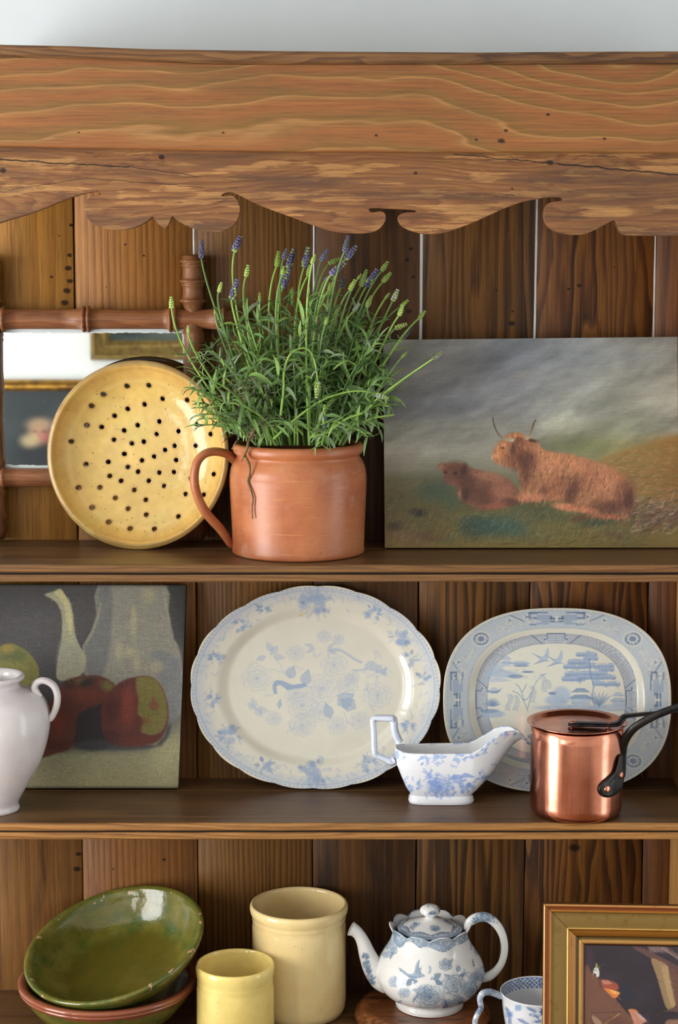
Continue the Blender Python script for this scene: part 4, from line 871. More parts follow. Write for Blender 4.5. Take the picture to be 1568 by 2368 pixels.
# ------------------------------------------------------------------ transfer-printed platters on the middle shelf
B1, B1d = (140, 160, 192), (104, 130, 172)
def platter1():
    c = Canvas(-20, 0, 1560, 1311, .62, (212, 208, 194)); cx, cy, a, b = 768, 650, 748, 607
    r = np.hypot((c.X-cx)/a, (c.Y-cy)/b); th = np.arctan2((c.Y-cy)/b, (c.X-cx)/a)
    c.put(np.clip((r-.86)/.08, 0, 1)*.42*(.7+.6*c.vn(14, 14, 2)), (170, 184, 208)); c.put(((r > .945) & (r < .955))*.5, B1); c.put(((r > .965) & (r < .985))*.45*(np.sin(th*170) > 0), B1); c.put(np.clip((r-.985)/.006, 0, 1)*.9, (222, 214, 188))
    c.shade(.02, 120, 120, 3)
    rg = np.random.default_rng(11)
    def at(t, k): return cx+a*k*cos(t), cy+b*k*sin(t)
    for i in range(12):      # scroll work on the rim
        t0 = i*pi/6+.26
        for s_ in (-1, 1):
            p = [at(t0+s_*(.02+.012*k), .93-.05*sin(k*.5)) for k in range(9)]; c.line(p, 1.6, B1, .7)
            for k in range(6): q = at(t0+s_*(.03+.02*k), .93); q2 = at(t0+s_*(.04+.02*k), .88); c.line([q, q2], 1.2, B1, .55)
    for i, (t, k, R_, n, d) in enumerate(((-pi/2, .83, 120, 9, 0), (-pi/2-.5, .87, 46, 4, 1), (-pi/2+.56, .86, 60, 5, 1), (-.62, .82, 76, 6, 1), (-.1, .86, 50, 3, 1), (.45, .84, 60, 4, 0), (1.05, .86, 70, 5, 1), (pi/2, .83, 120, 9, 1), (2.05, .86, 66, 5, 1), (2.55, .83, 80, 6, 1), (3.0, .84, 56, 4, 1), (3.5, .83, 56, 4, 1), (3.95, .84, 60, 4, 0), (-.36, .80, 60, 3, 1))):
        x, y = at(t, k); bouquet(c, x, y, R_, n, B1, .75, 1.6, i+3, B1d if d else None)
        for _ in range(2):
            q = rg.random()*6.28; leaf2(c, x+R_*.5*cos(q), y+R_*.4*sin(q), q, 34, 22, B1d, .6, .7, 1.4)
    for i in range(110):
        t_ = i*2*pi/110+rg.normal()*.02; x, y = at(t_, .80+.12*rg.random()); spray(c, x, y, rg.random()*6.28, 34, 4, B1, .45, 9, 1.2, rg.normal(), .3)
    F1, F2 = (158, 172, 198), (130, 154, 188)
    # centre group: roses, poppies, leaves and a pheasant
    for x, y, R_, p_, cc in ((810, 660, 96, 8, F1), (420, 600, 84, 8, F1), (880, 520, 74, 5, F1), (690, 760, 86, 7, F1), (650, 690, 60, 6, F1), (990, 595, 40, 6, F1), (960, 640, 60, 7, F1), (1140, 700, 80, 9, F1), (800, 800, 66, 6, F1), (900, 880, 54, 5, F1), (1030, 850, 56, 6, F1), (690, 880, 70, 8, F1), (520, 840, 44, 6, F1), (820, 350, 40, 6, F1), (905, 368, 34, 5, F1), (650, 450, 50, 7, F1)): rose(c, x, y, R_, cc, .8, 1.8, p_, .14)
    for x, y, g, L, W_, cc in ((610, 600, -1.2, 80, 62, F2), (700, 640, -1.3, 100, 64, F2), (900, 760, -.6, 120, 100, F2), (1010, 780, -2.6, 110, 80, F2), (860, 840, -1.9, 100, 60, F2), (500, 460, -.9, 70, 44, F1), (510, 440, -2.1, 66, 40, F1), (520, 470, .1, 66, 36, F1), (470, 470, 2.8, 60, 34, F1), (550, 780, -1.4, 60, 26, F2), (760, 410, 3.4, 60, 22, F1), (760, 420, 2.6, 56, 20, F1), (840, 420, -.6, 60, 20, F1), (840, 430, .4, 60, 20, F1)): leaf2(c, x, y, g, L, W_, cc, .8, .55, 1.6)
    c.poly([(512, 640), (530, 612), (560, 612), (590, 620), (640, 640), (700, 626), (715, 650), (640, 662), (600, 668), (560, 640), (535, 650), (540, 690), (520, 690)], F2, 2, .75, 2)
    for pts in ([(500, 545), (560, 560), (640, 600)], [(700, 640), (760, 660)], [(520, 470), (560, 520), (575, 560)], [(840, 430), (850, 480)], [(940, 800), (960, 860), (1000, 880)]): c.line(pts, 2.2, F2, .7)
    c.poly([(845, 425), (900, 418), (950, 440), (1010, 480), (1050, 500), (1040, 512), (980, 480), (920, 440), (860, 440)], F1, 2, .6, 2); c.poly([(1075, 500), (1120, 500), (1180, 550), (1200, 590), (1150, 570), (1090, 550), (1010, 560), (990, 545), (1060, 540)], F1, 2, .5, 2)
    for k in range(12): c.line([(990+k*14, 560-k*2), (1010+k*16, 575+k*2)], 1.2, F1, .6)
    # butterfly
    for g, L in ((-1.9, 70), (-2.6, 60), (.2, 84), (.9, 60)): leaf2(c, 410, 780, g, L, 42, F1, .8, .4, 1.6)
    for i in range(26):
        x = 420+rg.random()*720; y = 380+rg.random()*520; spray(c, x, y, rg.random()*6.28, 60, 4, F1, .5, 14, 1.3, rg.normal(), .3)
    bouquet(c, 1170, 560, 60, 3, F1, .5, 1.5, 61); 
    c.blob(680, 222, 14, 8, (210, 170, 110), .6)
    return c
def scallop(th):
    return .980+.013*np.abs(np.sin(th*10+.2))**.75+.006*np.sin(th*5+.6)+.003*np.sin(th*2)
c1 = platter1()
Mx, m = leaning(729, 1590, 236, .0, .17, Z2, .0008)
zp = lambda r: 26*(np.clip((r-.68)/.13, 0, 1)**2*(3-2*np.clip((r-.68)/.13, 0, 1)))*.55+14*np.clip((r-.80)/.2, 0, 1)**1.2-26
V, Q, col = dish('p', scallop, zp, 170, 640, 292, 237, m, c1, (768, 650, 2.57), 7, None, under=(206, 200, 182))
glaze = ceramic('printed_earthenware_glaze', (255, 255, 255), None, .10, None, True, .012, 40, .04, craq=0)
o = obj('platter', mesh_np('platter', V, Q, True, col), glaze, None, mw=Mx)
tag(o, 'large oval platter with a wavy edge and faint blue flower print, middle shelf', 'platter', group=None)

def platter2():
    c = Canvas(20, 20, 1560, 1293, .62, (214, 212, 198)); cx, cy, a, b, N = 785, 645, 737, 597, 2.5
    r = (np.abs((c.X-cx)/a)**N+np.abs((c.Y-cy)/b)**N)**(1/N); th = np.arctan2((c.Y-cy)/b, (c.X-cx)/a)
    D, Mi, G = (94, 114, 146), (148, 164, 186), (120, 132, 152)
    band = (r > .785) & (r < .975)
    c.put(band*.75, (178, 188, 198)); c.put(band*.35*((np.sin((c.X+c.Y)*.45) > 0)), Mi)
    c.put(((r > .965) & (r < .985))*.6*(np.sin(th*240) > -.3), Mi); c.put((r > .985)*.8, (196, 196, 184))
    lat = (r > .615) & (r < .715)
    c.put(lat*.75, (176, 182, 192)); c.put(lat*.75*(((np.abs(np.sin((c.X+c.Y)*.13)) < .22) | (np.abs(np.sin((c.X-c.Y)*.13)) < .22))), (104, 114, 134)); c.put(lat*.5*((np.hypot(np.sin((c.X+c.Y)*.13+1.57)*1, np.sin((c.X-c.Y)*.13+1.57)) < .5)), G)
    c.put(((r > .608) & (r < .618))*.6, G); c.put(((r > .712) & (r < .718))*.6, G); c.put((np.abs(r-.782) < .004)*.6, Mi)
    def at(t, k):
        x, y = cos(t), sin(t); q = (abs(x)**N+abs(y)**N)**(1/N); return cx+a*k*x/q, cy+b*k*y/q
    # corner scrolls, medallions and keys on the rim
    for s_ in range(4):
        t0 = (-.78, -2.36, 2.36, .78)[s_]
        x, y = at(t0, .88); c.blob(x, y, 62, 50, (214, 212, 200), .9, 0, .2); c.blob(x, y, 52, 42, D, .8, 0, .2)
        for k in range(9):
            q = k*.7; c.blob(x+30*cos(q), y+24*sin(q), 9, 8, (206, 208, 204), .9, 0, .3)
        for d in (-.30, -.2, .2, .3, .42, -.42, -.52, .52):
            u, v = at(t0+d, .855); R_ = 34 if abs(d) < .4 else 26
            p = [(u+R_*(1-k/22)*cos(k*.55+t0), v+R_*(1-k/22)*sin(k*.55+t0)) for k in range(20)]; c.line(p, 7, (216, 214, 202), .85); c.line(p, 2, D, .6)
        for d in (-.34, .34, .5, -.5):
            u, v = at(t0+d, .92); c.blob(u, v, 20, 18, (210, 210, 202), .85, 0, .3); c.blob(u, v, 8, 7, D, .8)
            for k in range(3): c.line([(u, v), (u+18*cos(k*2.1), v+16*sin(k*2.1))], 4, D, .6)
    for s_, (t0, L) in enumerate(((-pi/2, 1), (pi/2, 1), (0, 0), (pi, 0))):
        x, y = at(t0, .885); ux, uy = (1, 0) if L else (0, 1)
        def rc(u0, v0, u1, v1, col, al): 
            P_ = [(u0, v0), (u1, v0), (u1, v1), (u0, v1)]; P_ = [(x+p[0]*ux+p[1]*(1-ux)*1, y+p[0]*uy+p[1]*(1-uy)*1) for p in P_]; c.poly(P_, col, 1, al, 0)
        for g in (-1, 1):
            rc(g*50, -26, g*130, 40, Mi, .8); rc(g*130, -44, g*185, -30, D, .8); rc(g*60, -44, g*130, -36, D, .8); rc(g*172, -44, g*185, -4, D, .8); rc(g*130, -10, g*185, 2, D, .7); rc(g*130, 34, g*180, 44, D, .7); rc(g*100, 14, g*180, 22, (214, 212, 200), .8)
            c.line([at(t0+g*.42, .97), at(t0+g*.33, .88)], 7, D, .7)
        rc(-46, -6, 46, 6, D, .8); rc(-46, 14, 46, 24, D, .8); rc(-8, -16, 8, 20, (210, 210, 202), .9); rc(-46, -20, -30, 6, D, .8); rc(30, -20, 46, 6, D, .8)
        x, y = at(t0, .665); rc(-66, -32, 66, 34, (190, 194, 200), .9)
        for k in range(-4, 5): rc(k*13-1.5, -18, k*13+1.5, 34, G, .7)
        for k in range(4): rc(-54, -16+k*14, 54, -13+k*14, G, .7)
        rc(-62, -36, 62, -28, D, .9)
        for g in (-1, 1): rc(g*54, -34, g*62, 4, D, .8); rc(g*62, 0, g*78, 10, D, .8); c.line([at(t0+g*.2, .615), at(t0+g*.30, .715)], 7, D, .8)
    for k in range(64):
        t_ = k*2*pi/64+.05
        if min(abs(((t_-q+pi) % (2*pi))-pi) for q in (0, pi/2, pi, -pi/2)) < .2: continue
        x, y = at(t_, .84+.05*(k % 2)); R_ = 17; c.line([(x+R_*(1-j/18)*cos(j*.6+k), y+R_*(1-j/18)*sin(j*.6+k)) for j in range(16)], 4.5, (212, 210, 200), .7); c.line([(x+R_*(1-j/18)*cos(j*.6+k+.2), y+R_*(1-j/18)*sin(j*.6+k+.2)) for j in range(16)], 1.6, D, .6)
    # scene
    S1, S2, S3 = (162, 178, 200), (112, 136, 172), (190, 200, 212)
    def tree_apple(rows):
        for x0, x1, y, R_ in rows:
            x = x0
            while x < x1:
                c.blob(x, y+RNG.normal()*6, R_, R_*.9, S1, .9, 0, .25); c.blob(x+2, y+R_*.35, R_*.9, R_*.5, S2, .45, 0, .5)
                p = [(x+R_*cos(k*.5), y+R_*.9*sin(k*.5)) for k in range(14)]; c.line(p, 2, S2, .7); x += R_*1.35
    tree_apple(((930, 1050, 352, 16), (980, 1050, 378, 16), (880, 1000, 402, 20), (850, 1010, 430, 18), (1000, 1150, 426, 18), (1080, 1160, 448, 17), (860, 1120, 478, 20), (838, 960, 512, 18), (940, 1180, 500, 18), (1040, 1190, 542, 18)))
    c.line([(1000, 380), (1010, 470), (1030, 560), (1020, 640), (1050, 720)], 8, S2, .7)
    def pagoda(x, y, w_, h, n, col=S2):
        c.poly([(x-w_*.42, y), (x+w_*.42, y), (x+w_*.42, y-h*.35), (x-w_*.42, y-h*.35)], S1, 1, .8, 0)
        for k in range(-3, 4): c.line([(x+k*w_*.12, y), (x+k*w_*.12, y-h*.35)], 2.5, (206, 208, 204), .8)
        for k in range(n):
            yy = y-h*(.35+k*.65/n); ww = w_*(1-k*.32); c.poly([(x-ww*.62, yy+6), (x-ww*.5, yy-2), (x-ww*.25, yy-h*.16), (x+ww*.25, yy-h*.16), (x+ww*.5, yy-2), (x+ww*.62, yy+6), (x, yy+2)], col, 1.2, .75, 0); c.line([(x-ww*.6, yy+6), (x+ww*.6, yy+6)], 3, (100, 126, 168), .7)
        c.line([(x, y-h*1.0), (x, y-h*1.2)], 3, col, .9)
    pagoda(945, 680, 150, 130, 2); pagoda(1190, 690, 90, 110, 2, S1); pagoda(460, 430, 70, 80, 2, S1); pagoda(550, 430, 110, 70, 1, S1)
    for x, y, rx, ry, cc, a_ in ((420, 480, 110, 26, S1, .75), (400, 440, 40, 30, S1, .7), (560, 425, 50, 10, S2, .6), (520, 495, 50, 14, S2, .7), (600, 466, 40, 7, S2, .9), (380, 520, 110, 12, S1, .6), (820, 620, 60, 60, S1, .75), (780, 650, 70, 34, S1, .7), (760, 606, 26, 10, S2, .9), (870, 700, 220, 20, S1, .7), (1130, 700, 160, 24, S1, .6), (370, 740, 80, 26, S1, .8), (350, 720, 60, 14, S2, .6)): c.blob(x, y, rx, ry, cc, a_, 0, .4)
    for k in range(40): x = RNG.uniform(310, 640); y = RNG.uniform(440, 520); c.line([(x, y), (x+24, y)], 2, S2, .4)
    for k in range(80): x = RNG.uniform(720, 1240); y = RNG.uniform(640, 720); c.line([(x, y), (x+RNG.uniform(8, 30), y+RNG.normal()*4)], 2, S2, .45)
    for g in (-1, 1):    # doves
        x, y = (700, 385) if g < 0 else (790, 400)
        c.poly([(x-80, y-45), (x-20, y-20), (x+10, y-30), (x+30, y-80), (x+40, y-40), (x+30, y), (x+10, y+14), (x-60, y+30), (x-20, y)], S1, 1.5, .8, 2); c.line([(x-70, y-40), (x-10, y-10)], 3, S2, .8); c.line([(x-60, y+30), (x, y+8), (x+40, y+10)], 4, S2, .8)
    c.poly([(322, 572), (340, 598), (400, 606), (425, 580), (430, 570), (400, 588), (350, 588)], S2, 1.5, .8, 2); c.poly([(350, 585), (370, 566), (395, 570), (400, 586)], S1, 1.5, .7, 2)
    for g in range(9): t = pi+.3+g*.32; leaf2(c, 368, 690, t, 56, 14, S2, .8, .6, 1.8)
    def willow(x, y, g, n, L):
        for k in range(n):
            xx = x+g*k*2.2+sin(k*.5)*10; yy = y+k*L/n; c.line([(xx-16, yy+6), (xx, yy), (xx+16, yy+7)], 3, S2, .75)
    willow(690, 480, 1.2, 12, 120); willow(625, 560, .8, 11, 110); willow(480, 610, -.2, 12, 110); willow(520, 620, .3, 10, 100); willow(730, 520, 0, 6, 60)
    for pts in ([(600, 720), (570, 650), (540, 610), (500, 590)], [(575, 655), (560, 600), (540, 560), (520, 545)], [(560, 600), (580, 570), (590, 545)], [(600, 700), (640, 560), (690, 490), (720, 480)], [(570, 650), (600, 640), (620, 600)]): c.line(catmull(pts, 3), 5, S2, .7)
    for g in range(7): t = -pi/2+(g-3)*.3; leaf2(c, 1065, 700-abs(g-3)*6, t, 100, 26, S2, .6, .5, 1.8)
    for i in range(30): x = RNG.uniform(320, 1220); y = RNG.uniform(860, 960); bouquet(c, x, y, 30, 2, S2, .5, 2, i)
    return c
c2 = platter2()
sup = lambda th: (np.abs(np.cos(th))**2.5+np.abs(np.sin(th))**2.5)**(-1/2.5)
Mx, m = leaning(1289, 1619, 212, .0, .17, Z2, .0016)
V, Q, col = dish('p', sup, lambda r: zp(r)*.9, 170, 640, 263, 212.5, m, c2, (785, 645, 2.81), 7, None, holes=True, under=(206, 204, 192))
o = obj('platter', mesh_np('platter', V, Q, True, col), glaze, None, mw=Mx)
tag(o, 'blue and white platter printed with a pagoda and willow scene, behind the copper pan', 'platter')

# ------------------------------------------------------------------ sauce boat
cb = stand_c(1020, 1853, Z2); mb = mpp(cb)
def zpx(py, c): return P(784, py, c.y).z-c.z
def sgrid(nv, nu, inside=False):
    th = np.linspace(0, 2*pi, nu, endpoint=False); V = np.zeros((nv, nu, 3))
    def rrect(t, hx, hy, n): c_, s_ = np.cos(t), np.sin(t); k = (np.abs(c_)**n+np.abs(s_)**n)**(-1/n); return hx*c_*k, hy*s_*k
    tt = np.linspace(0, 1, nv)
    key = [0, .04, .10, .15, .3, .5, .7, .88, 1.]   # base flare, neck, belly, rim
    x0k = [-74, -76, -74, -70, -82, -93, -103, -107, -107]; x1k = [74, 76, 74, 71, 92, 124, 152, 176, 196]; hyk = [32, 33, 32, 29, 36, 42, 46, 48, 48]
    for i, t in enumerate(tt):
        xa, xb, hy = (np.interp(t, key, k) for k in (x0k, x1k, hyk)); n = 3.4
        x, y = rrect(th, 1, hy, n); s_ = (x+1)/2; X = xa+(xb-xa)*s_
        nar = np.clip((X-70)/126., 0, 1)*t; y = y*(1-.72*nar**1.2)
        rimz = 122+np.interp(X, [-110, 66, 84, 104, 126, 146, 166, 184, 200], [0, 2, 10, 24, 40, 48, 48, 38, 22])+np.clip((-X-80)/30, 0, 1)*6
        Z = rimz*t
        V[i, :, 0] = X; V[i, :, 1] = y; V[i, :, 2] = Z
    return V
Vo = sgrid(130, 400); ins = Vo[::-1].copy(); ctr = np.array([20, 0]); 
zin = ins[:, :, 2]; fr = np.linspace(1, 0, 130)[:, None]
ins[:, :, 0] = Vo[::-1][:, :, 0]*(1-.035)-.0; ins[:, :, 1] *= .88; ins[:, :, 2] = np.maximum(ins[:, :, 2], 12)+0
ins[0, :, 2] -= .5
rimt = Vo[-1].copy(); rimt[:, 0] = rimt[:, 0]*.985; rimt[:, 1] *= .95; rimt[:, 2] += 2.2
Vb = np.concatenate([Vo, rimt[None], ins], 0); nvb = len(Vb)
bc = Canvas(0, 0, 900, 640, 1.1, (228, 230, 236)); BB, BD = (150, 176, 226), (112, 144, 214)
bc.shade(.01, 80, 80, 2)
for pts in ([(140, 246), (240, 280), (555, 277), (590, 250), (640, 205), (700, 172), (760, 180), (812, 222)],): bc.line(catmull(pts, 4), 5, BB, .8); bc.line(catmull([(x, y+9) for x, y in pts], 4), 2, BB, .7)
for i, (x, y, R_, n) in enumerate(((180, 325, 38, 4), (300, 345, 34, 4), (370, 340, 40, 4), (470, 335, 40, 4), (540, 330, 30, 3), (630, 260, 34, 4), (690, 215, 34, 4), (750, 205, 24, 3), (590, 300, 26, 3), (250, 470, 46, 4), (380, 470, 74, 4), (460, 455, 50, 4), (520, 470, 40, 3), (330, 440, 50, 4), (590, 430, 36, 3), (440, 500, 40, 3))): bouquet(bc, x, y, R_, n, BB, .7, 1.5, i, BD)
rose(bc, 375, 475, 58, BD, .7, 2, 8, .3); bc.poly([(420, 440), (450, 416), (480, 420), (500, 408), (530, 420), (550, 430), (500, 432), (460, 440)], BD, 1.5, .6, 2); bc.blob(520, 468, 14, 13, BD, .7, 0, .5); bc.blob(490, 500, 12, 11, BD, .6, 0, .5)
for _ in range(26): x = RNG.uniform(180, 640); y = RNG.uniform(370, 520); spray(bc, x, y, RNG.random()*6.28, 34, 4, BB, .7, 9, 1.3, 1)
sx = 2.154; colb = bc.sample(20*sx*0+(1020-840)*sx+Vb[:, :, 0]*sx, (1853-1600)*sx-Vb[:, :, 2]*sx*.96+np.abs(Vb[:, :, 1])*sx*.30)
inn = np.arange(nvb) > 131; colb[inn] = np.array((226, 228, 230))/255.
st2 = np.hypot((Vb[:, :, 0]+0)/16, (Vb[:, :, 2]-78)/16) < 1; colb[np.logical_and(inn[:, None], np.logical_and(st2, Vb[:, :, 1] > 0))] = np.array((206, 186, 140))/255.
Qb = gridq(nvb, 400, False, True)
Vw = Vb.reshape(-1, 3)*mb
n0 = len(Vw); Vw = np.r_[Vw, [[0, 0, 0.0002]], [[Vw[-400:, 0].mean(), 0, 12*mb]]]; colb = np.r_[colb.reshape(-1, 3), [[.88, .89, .9]]*2]
i = np.arange(400); j = (i+1) % 400
Qb = [tuple(map(int, q)) for q in Qb]+[(int(b_), int(a_), n0) for a_, b_ in zip(i, j)]+[(n0-400+int(a_), n0-400+int(b_), n0+1) for a_, b_ in zip(i, j)]
boat = thing('sauce_boat', 'white porcelain sauce boat printed with blue flowers, standing before the two platters', 'sauce boat', cb)
por = ceramic('printed_porcelain_glaze', (255, 255, 255), None, .07, None, True, .006, 40, .03)
obj('body', mesh_np('body', Vw, Qb, True, colb), por, boat)
hp = [(914, 1757, 8), (905, 1762, 8), (892, 1756, 7), (878, 1750, 6.5), (868, 1745, 6.5), (866, 1734, 6.5), (865, 1700, 6.5), (863, 1672, 6.5), (864, 1663, 7), (874, 1660.5, 7), (894, 1661, 7.5), (908, 1662, 8), (911, 1670, 8), (912, 1684, 8), (916, 1700, 8), (924, 1716, 8)]
hme = tube('handle', [P(x, y, cb.y)-cb for x, y, r in hp], [r*mb*1.2 for x, y, r in hp], 4, 1.5, n=3)
bm = bmesh.new(); bm.from_mesh(hme); bmesh.ops.bevel(bm, geom=bm.edges[:], offset=.0008, segments=2, affect='EDGES'); bm.to_mesh(hme); bm.free()
ho = obj('handle', hme, ceramic('porcelain_handle', (222, 228, 238), (196, 208, 232), .08, mott=.01), boat)

# ------------------------------------------------------------------ copper saucepan with its lid and iron handles
cp = stand_c(1331, 1877, Z2); mp_ = mpp(cp)
Mc = Mat('polished_copper'); v = Mc.coord('Object', (160, 160, 5)); v0 = Mc.coord('Object')
nc = Mc.noise(v, 1, 3, .6); nb = Mc.noise(v0, 26, 4, .6)
Mc.set(color=Mc.mix(Mc.ramp(nb, [(.4, (0, 0, 0)), (.66, (.6,)*3)]), C(214, 144, 118), C(176, 100, 74)), metal=1, rough=Mc.ramp(nc, [(.3, (.16,)*3), (.7, (.27,)*3)]), normal=Mc.bump(nc, .05, .0006))
iron = plain('cast_iron', (62, 60, 58), .34, .85, noise=((36, 36, 38), 50), bump=220)
pan = thing('copper_saucepan', 'small tall copper saucepan with an iron handle, beside the sauce boat', 'saucepan', cp)
rows = [(0, 1877), (88, 1877), (96, 1875.5), (102, 1871), (105, 1863), (106, 1850), (106.5, 1700), (107, 1676), (105.5, 1675), (105, 1680), (104, 1850), (100, 1868), (0, 1872)]
obj('body', lathe('body', pxprof(cp, 1331, rows), 128), Mc.m, pan)
zt = P(1331, 1676, cp.y).z-cp.z
hp = [(1434, 1806, -20, 6), (1438, 1790, -24, 9), (1437, 1768, -28, 11), (1436, 1745, -34, 13), (1443, 1715, -46, 11.5), (1462, 1688, -58, 10), (1490, 1668, -66, 9.5), (1525, 1651, -70, 9), (1570, 1634, -72, 9), (1640, 1608, -74, 10), (1700, 1590, -76, 11), (1712, 1586, -76, 6)]
Yh = lambda d: cp.y+d*mp_
obj('handle', tube('handle', [P(x, y, Yh(d))-cp for x, y, d, r in hp], [r*mp_ for x, y, d, r in hp], 14, .62, n=5), iron, pan)
# riveted plate wrapped on the wall of the pan
aw, hw = math.asin((1405-1331)/106.), 0
def wrap(x_, py_, off):
    th_ = math.asin(max(-1, min(1, (x_-1331)/(107.5+off)))); r_ = (106.8+off)*mp_; return Vector((r_*sin(th_), -r_*cos(th_), P(1331, py_, cp.y).z-cp.z))
pl = [(1368, 1796), (1376, 1783), (1394, 1772), (1408, 1762), (1414, 1748), (1420, 1730), (1432, 1735), (1437, 1760), (1438, 1785), (1434, 1806), (1418, 1815), (1395, 1818), (1376, 1812)]
plc = catmull([(x_, y_) for x_, y_ in pl], 5, True); cen = plc.mean(0); rings = [(1, -.5), (1, 2.5), (.94, 4.5), (.8, 5.6), (.5, 6), (.02, 6)]
Vp = [[tuple(wrap(cen[0]+(x_-cen[0])*k, cen[1]+(y_-cen[1])*k, o_)) for x_, y_ in plc] for k, o_ in rings]
obj('handle_plate', mesh_np('handle_plate', Vp, gridq(len(rings), len(plc), False, True), True), iron, pan)
for x_, y_ in ((1389, 1797), (1426, 1775)):
    q = wrap(x_, y_, 6); nrm = Vector((q.x, q.y, 0)).normalized()
    me = lathe('rivet', [(8.5*mp_, -.0005), (8.5*mp_, .0006), (7*mp_, .0016), (4*mp_, .0021), (1e-5, .0022)], 20)
    obj('rivet', me, Mc.m, pan, mw=Matrix.Translation(q) @ nrm.to_track_quat('Z', 'Y').to_matrix().to_4x4())
lid = thing('saucepan_lid', 'flat copper lid with a long iron handle, set on the copper saucepan', 'lid', (cp.x, cp.y, cp.z+zt+.0004))
r_ = mp_
obj('disc', lathe('disc', [(1e-5, -.003), (96*r_, -.003), (101*r_, -.002), (103*r_, .0012), (108*r_, .0026), (114*r_, .0040), (115*r_, .0048), (113.5*r_, .0052), (107*r_, .0042), (102*r_, .0022), (98*r_, -.0014), (94*r_, -.0024), (50*r_, -.0020), (1e-5, -.0018)], 128, .002), Mc.m, lid)
L0 = Vector(lid.location)
lh = [(-22, -8, .0004, 9), (-10, -9, .0012, 17), (20, -12, .0014, 17), (50, -15, .0014, 16), (78, -18, .0018, 17), (92, -17, .0034, 17), (99, -16, .0075, 16), (104, -15, .0116, 15), (114, -13, .0134, 14), (150, -6, .0145, 13), (200, 4, .0160, 9), (260, 8, .018, 10), (330, 12, .020, 11), (340, 12, .020, 6)]
obj('handle', tube('handle', [(x*r_, y*r_, z+.001) for x, y, z, r in lh], [r*r_ for x, y, z, r in lh], 14, .30, up=(0, 0, 1), n=5), iron, lid)
for x_, y_ in ((-12, -9), (70, -17)): obj('rivet', lathe('rivet', [(7*r_, -.001), (7*r_, .0052), (5*r_, .0062), (1e-5, .0064)], 20), Mc.m, lid, loc=(x_*r_, y_*r_, 0))

# ------------------------------------------------------------------ two glazed bowls, one tipped inside the other
def bowl_prof(R_, D_, foot, t, m, lip=0):
    o = [(0, -D_-6), (foot-6, -D_-6), (foot-4, -D_-10), (foot, -D_-10), (foot+2, -D_-4)]
    for k in range(1, 12): u = k/12; o.append((foot+(R_-foot)*u**.68, -D_-4+(D_-6)*u**1.45))
    o += ([(R_-2, -16), (R_+1, -14), (R_+1, -11), (R_-1, -9.5), (R_+3, -7), (R_+4, -2), (R_+1, 2), (R_-4, 3), (R_-t-2, 1)] if lip else [(R_-1, -8), (R_+1, -3), (R_, 1), (R_-3, 3), (R_-8, 2.5), (R_-t-2, -1)])
    for k in range(11, 0, -1): u = k/12; o.append((foot-2+(R_-t-foot)*u**.62, -D_+5+(D_-11)*u**1.5))
    o += [(foot-5, -D_+3), (0, -D_+2)]
    return [(r*m, z*m) for r, z in o]
def green(name, brown, th0=.56):
    M = Mat(name); v = M.coord('Object'); n = M.noise(v, 14, 5, .65); n2 = M.noise(M.coord('Object', (20, 20, 45), (3, 1, 2)), 1, 4, .6)
    c = M.ramp(n, [(.3, C(82, 82, 28)), (.5, C(108, 102, 40)), (.7, C(130, 122, 62))])
    c = M.mix(M.ramp(n2, [(.45, (0, 0, 0)), (.68, (.8,)*3)]), c, C(56, 82, 36))
    sp = M.n('TexVoronoi', {'Vector': v, 'Scale': 190}).outputs['Distance']
    c = M.mix(M.ramp(sp, [(.10, (.6,)*3), (.2, (0, 0, 0))]), c, C(52, 60, 20))
    if brown:
        z = M.n('SeparateXYZ', {0: v}).outputs[2]; e = M.math('ADD', z, M.math('MULTIPLY', M.math('SUBTRACT', M.noise(v, 60, 4, .7), .5), .016))
        c = M.mix(M.n('MapRange', {0: e, 1: brown-.0015, 2: brown, 3: 0., 4: 1.}).outputs[0], c, C(140, 78, 54))
    else:
        ch = M.noise(v, 75, 2, .5); z = M.n('SeparateXYZ', {0: v}).outputs[2]
        c = M.mix(M.math('MULTIPLY', M.math('GREATER_THAN', ch, .66), M.math('GREATER_THAN', z, -.006)), c, C(176, 140, 110))
    if not brown:
        zz = M.n('SeparateXYZ', {0: v}).outputs[2]; c = M.mix(M.n('MapRange', {0: M.math('ADD', zz, M.math('MULTIPLY', n, .006)), 1: -.0455, 2: -.040, 3: .7, 4: 0.}).outputs[0], c, C(84, 76, 22))
    M.set(color=c, rough=M.ramp(n, [(.3, (.10,)*3), (.7, (.2,)*3)]), spec=.6, normal=M.bump(M.noise(v, 70, 3, .6), .22, .002))
    return M.m
YB3 = .088
q = P(250, 2262, YB3); mb3 = mpp(q); hgt = (q.z-Z3)/mb3
lo_b = lathe('bowl', [(r, z+(q.z-Z3)) for r, z in bowl_prof(203, hgt-11.5, 88, 14, mb3, 1)], 128, .006)
o = obj('bowl', lo_b, green('green_glaze_bare_rim', q.z-Z3-.0125), None, (q.x, q.y, Z3+.0005), (0, 0, 0))
tag(o, 'green glazed bowl with a bare terracotta rim, the lower one holding the tipped bowl', 'bowl', group='green glazed bowls')
c3 = P(263, 2180, YB3); toV = (CAM-c3).normalized(); rt = Vector((1, 0, 0)); up = toV.cross(rt).normalized(); rt = up.cross(toV).normalized()
al = math.radians(55.2); n3 = cos(al)*toV+sin(al)*(-sin(math.radians(20))*rt+cos(math.radians(20))*up); n3.normalize()
ux = n3.cross(Vector((0, 1, 0))).normalized(); uy = n3.cross(ux); M4 = Matrix((ux, uy, n3)).transposed().to_4x4(); M4.translation = c3
o = obj('bowl', lathe('bowl', bowl_prof(212, 92, 84, 12, mpp(c3)), 128, .006, seed=2), green('green_glaze', 0), None, mw=M4)
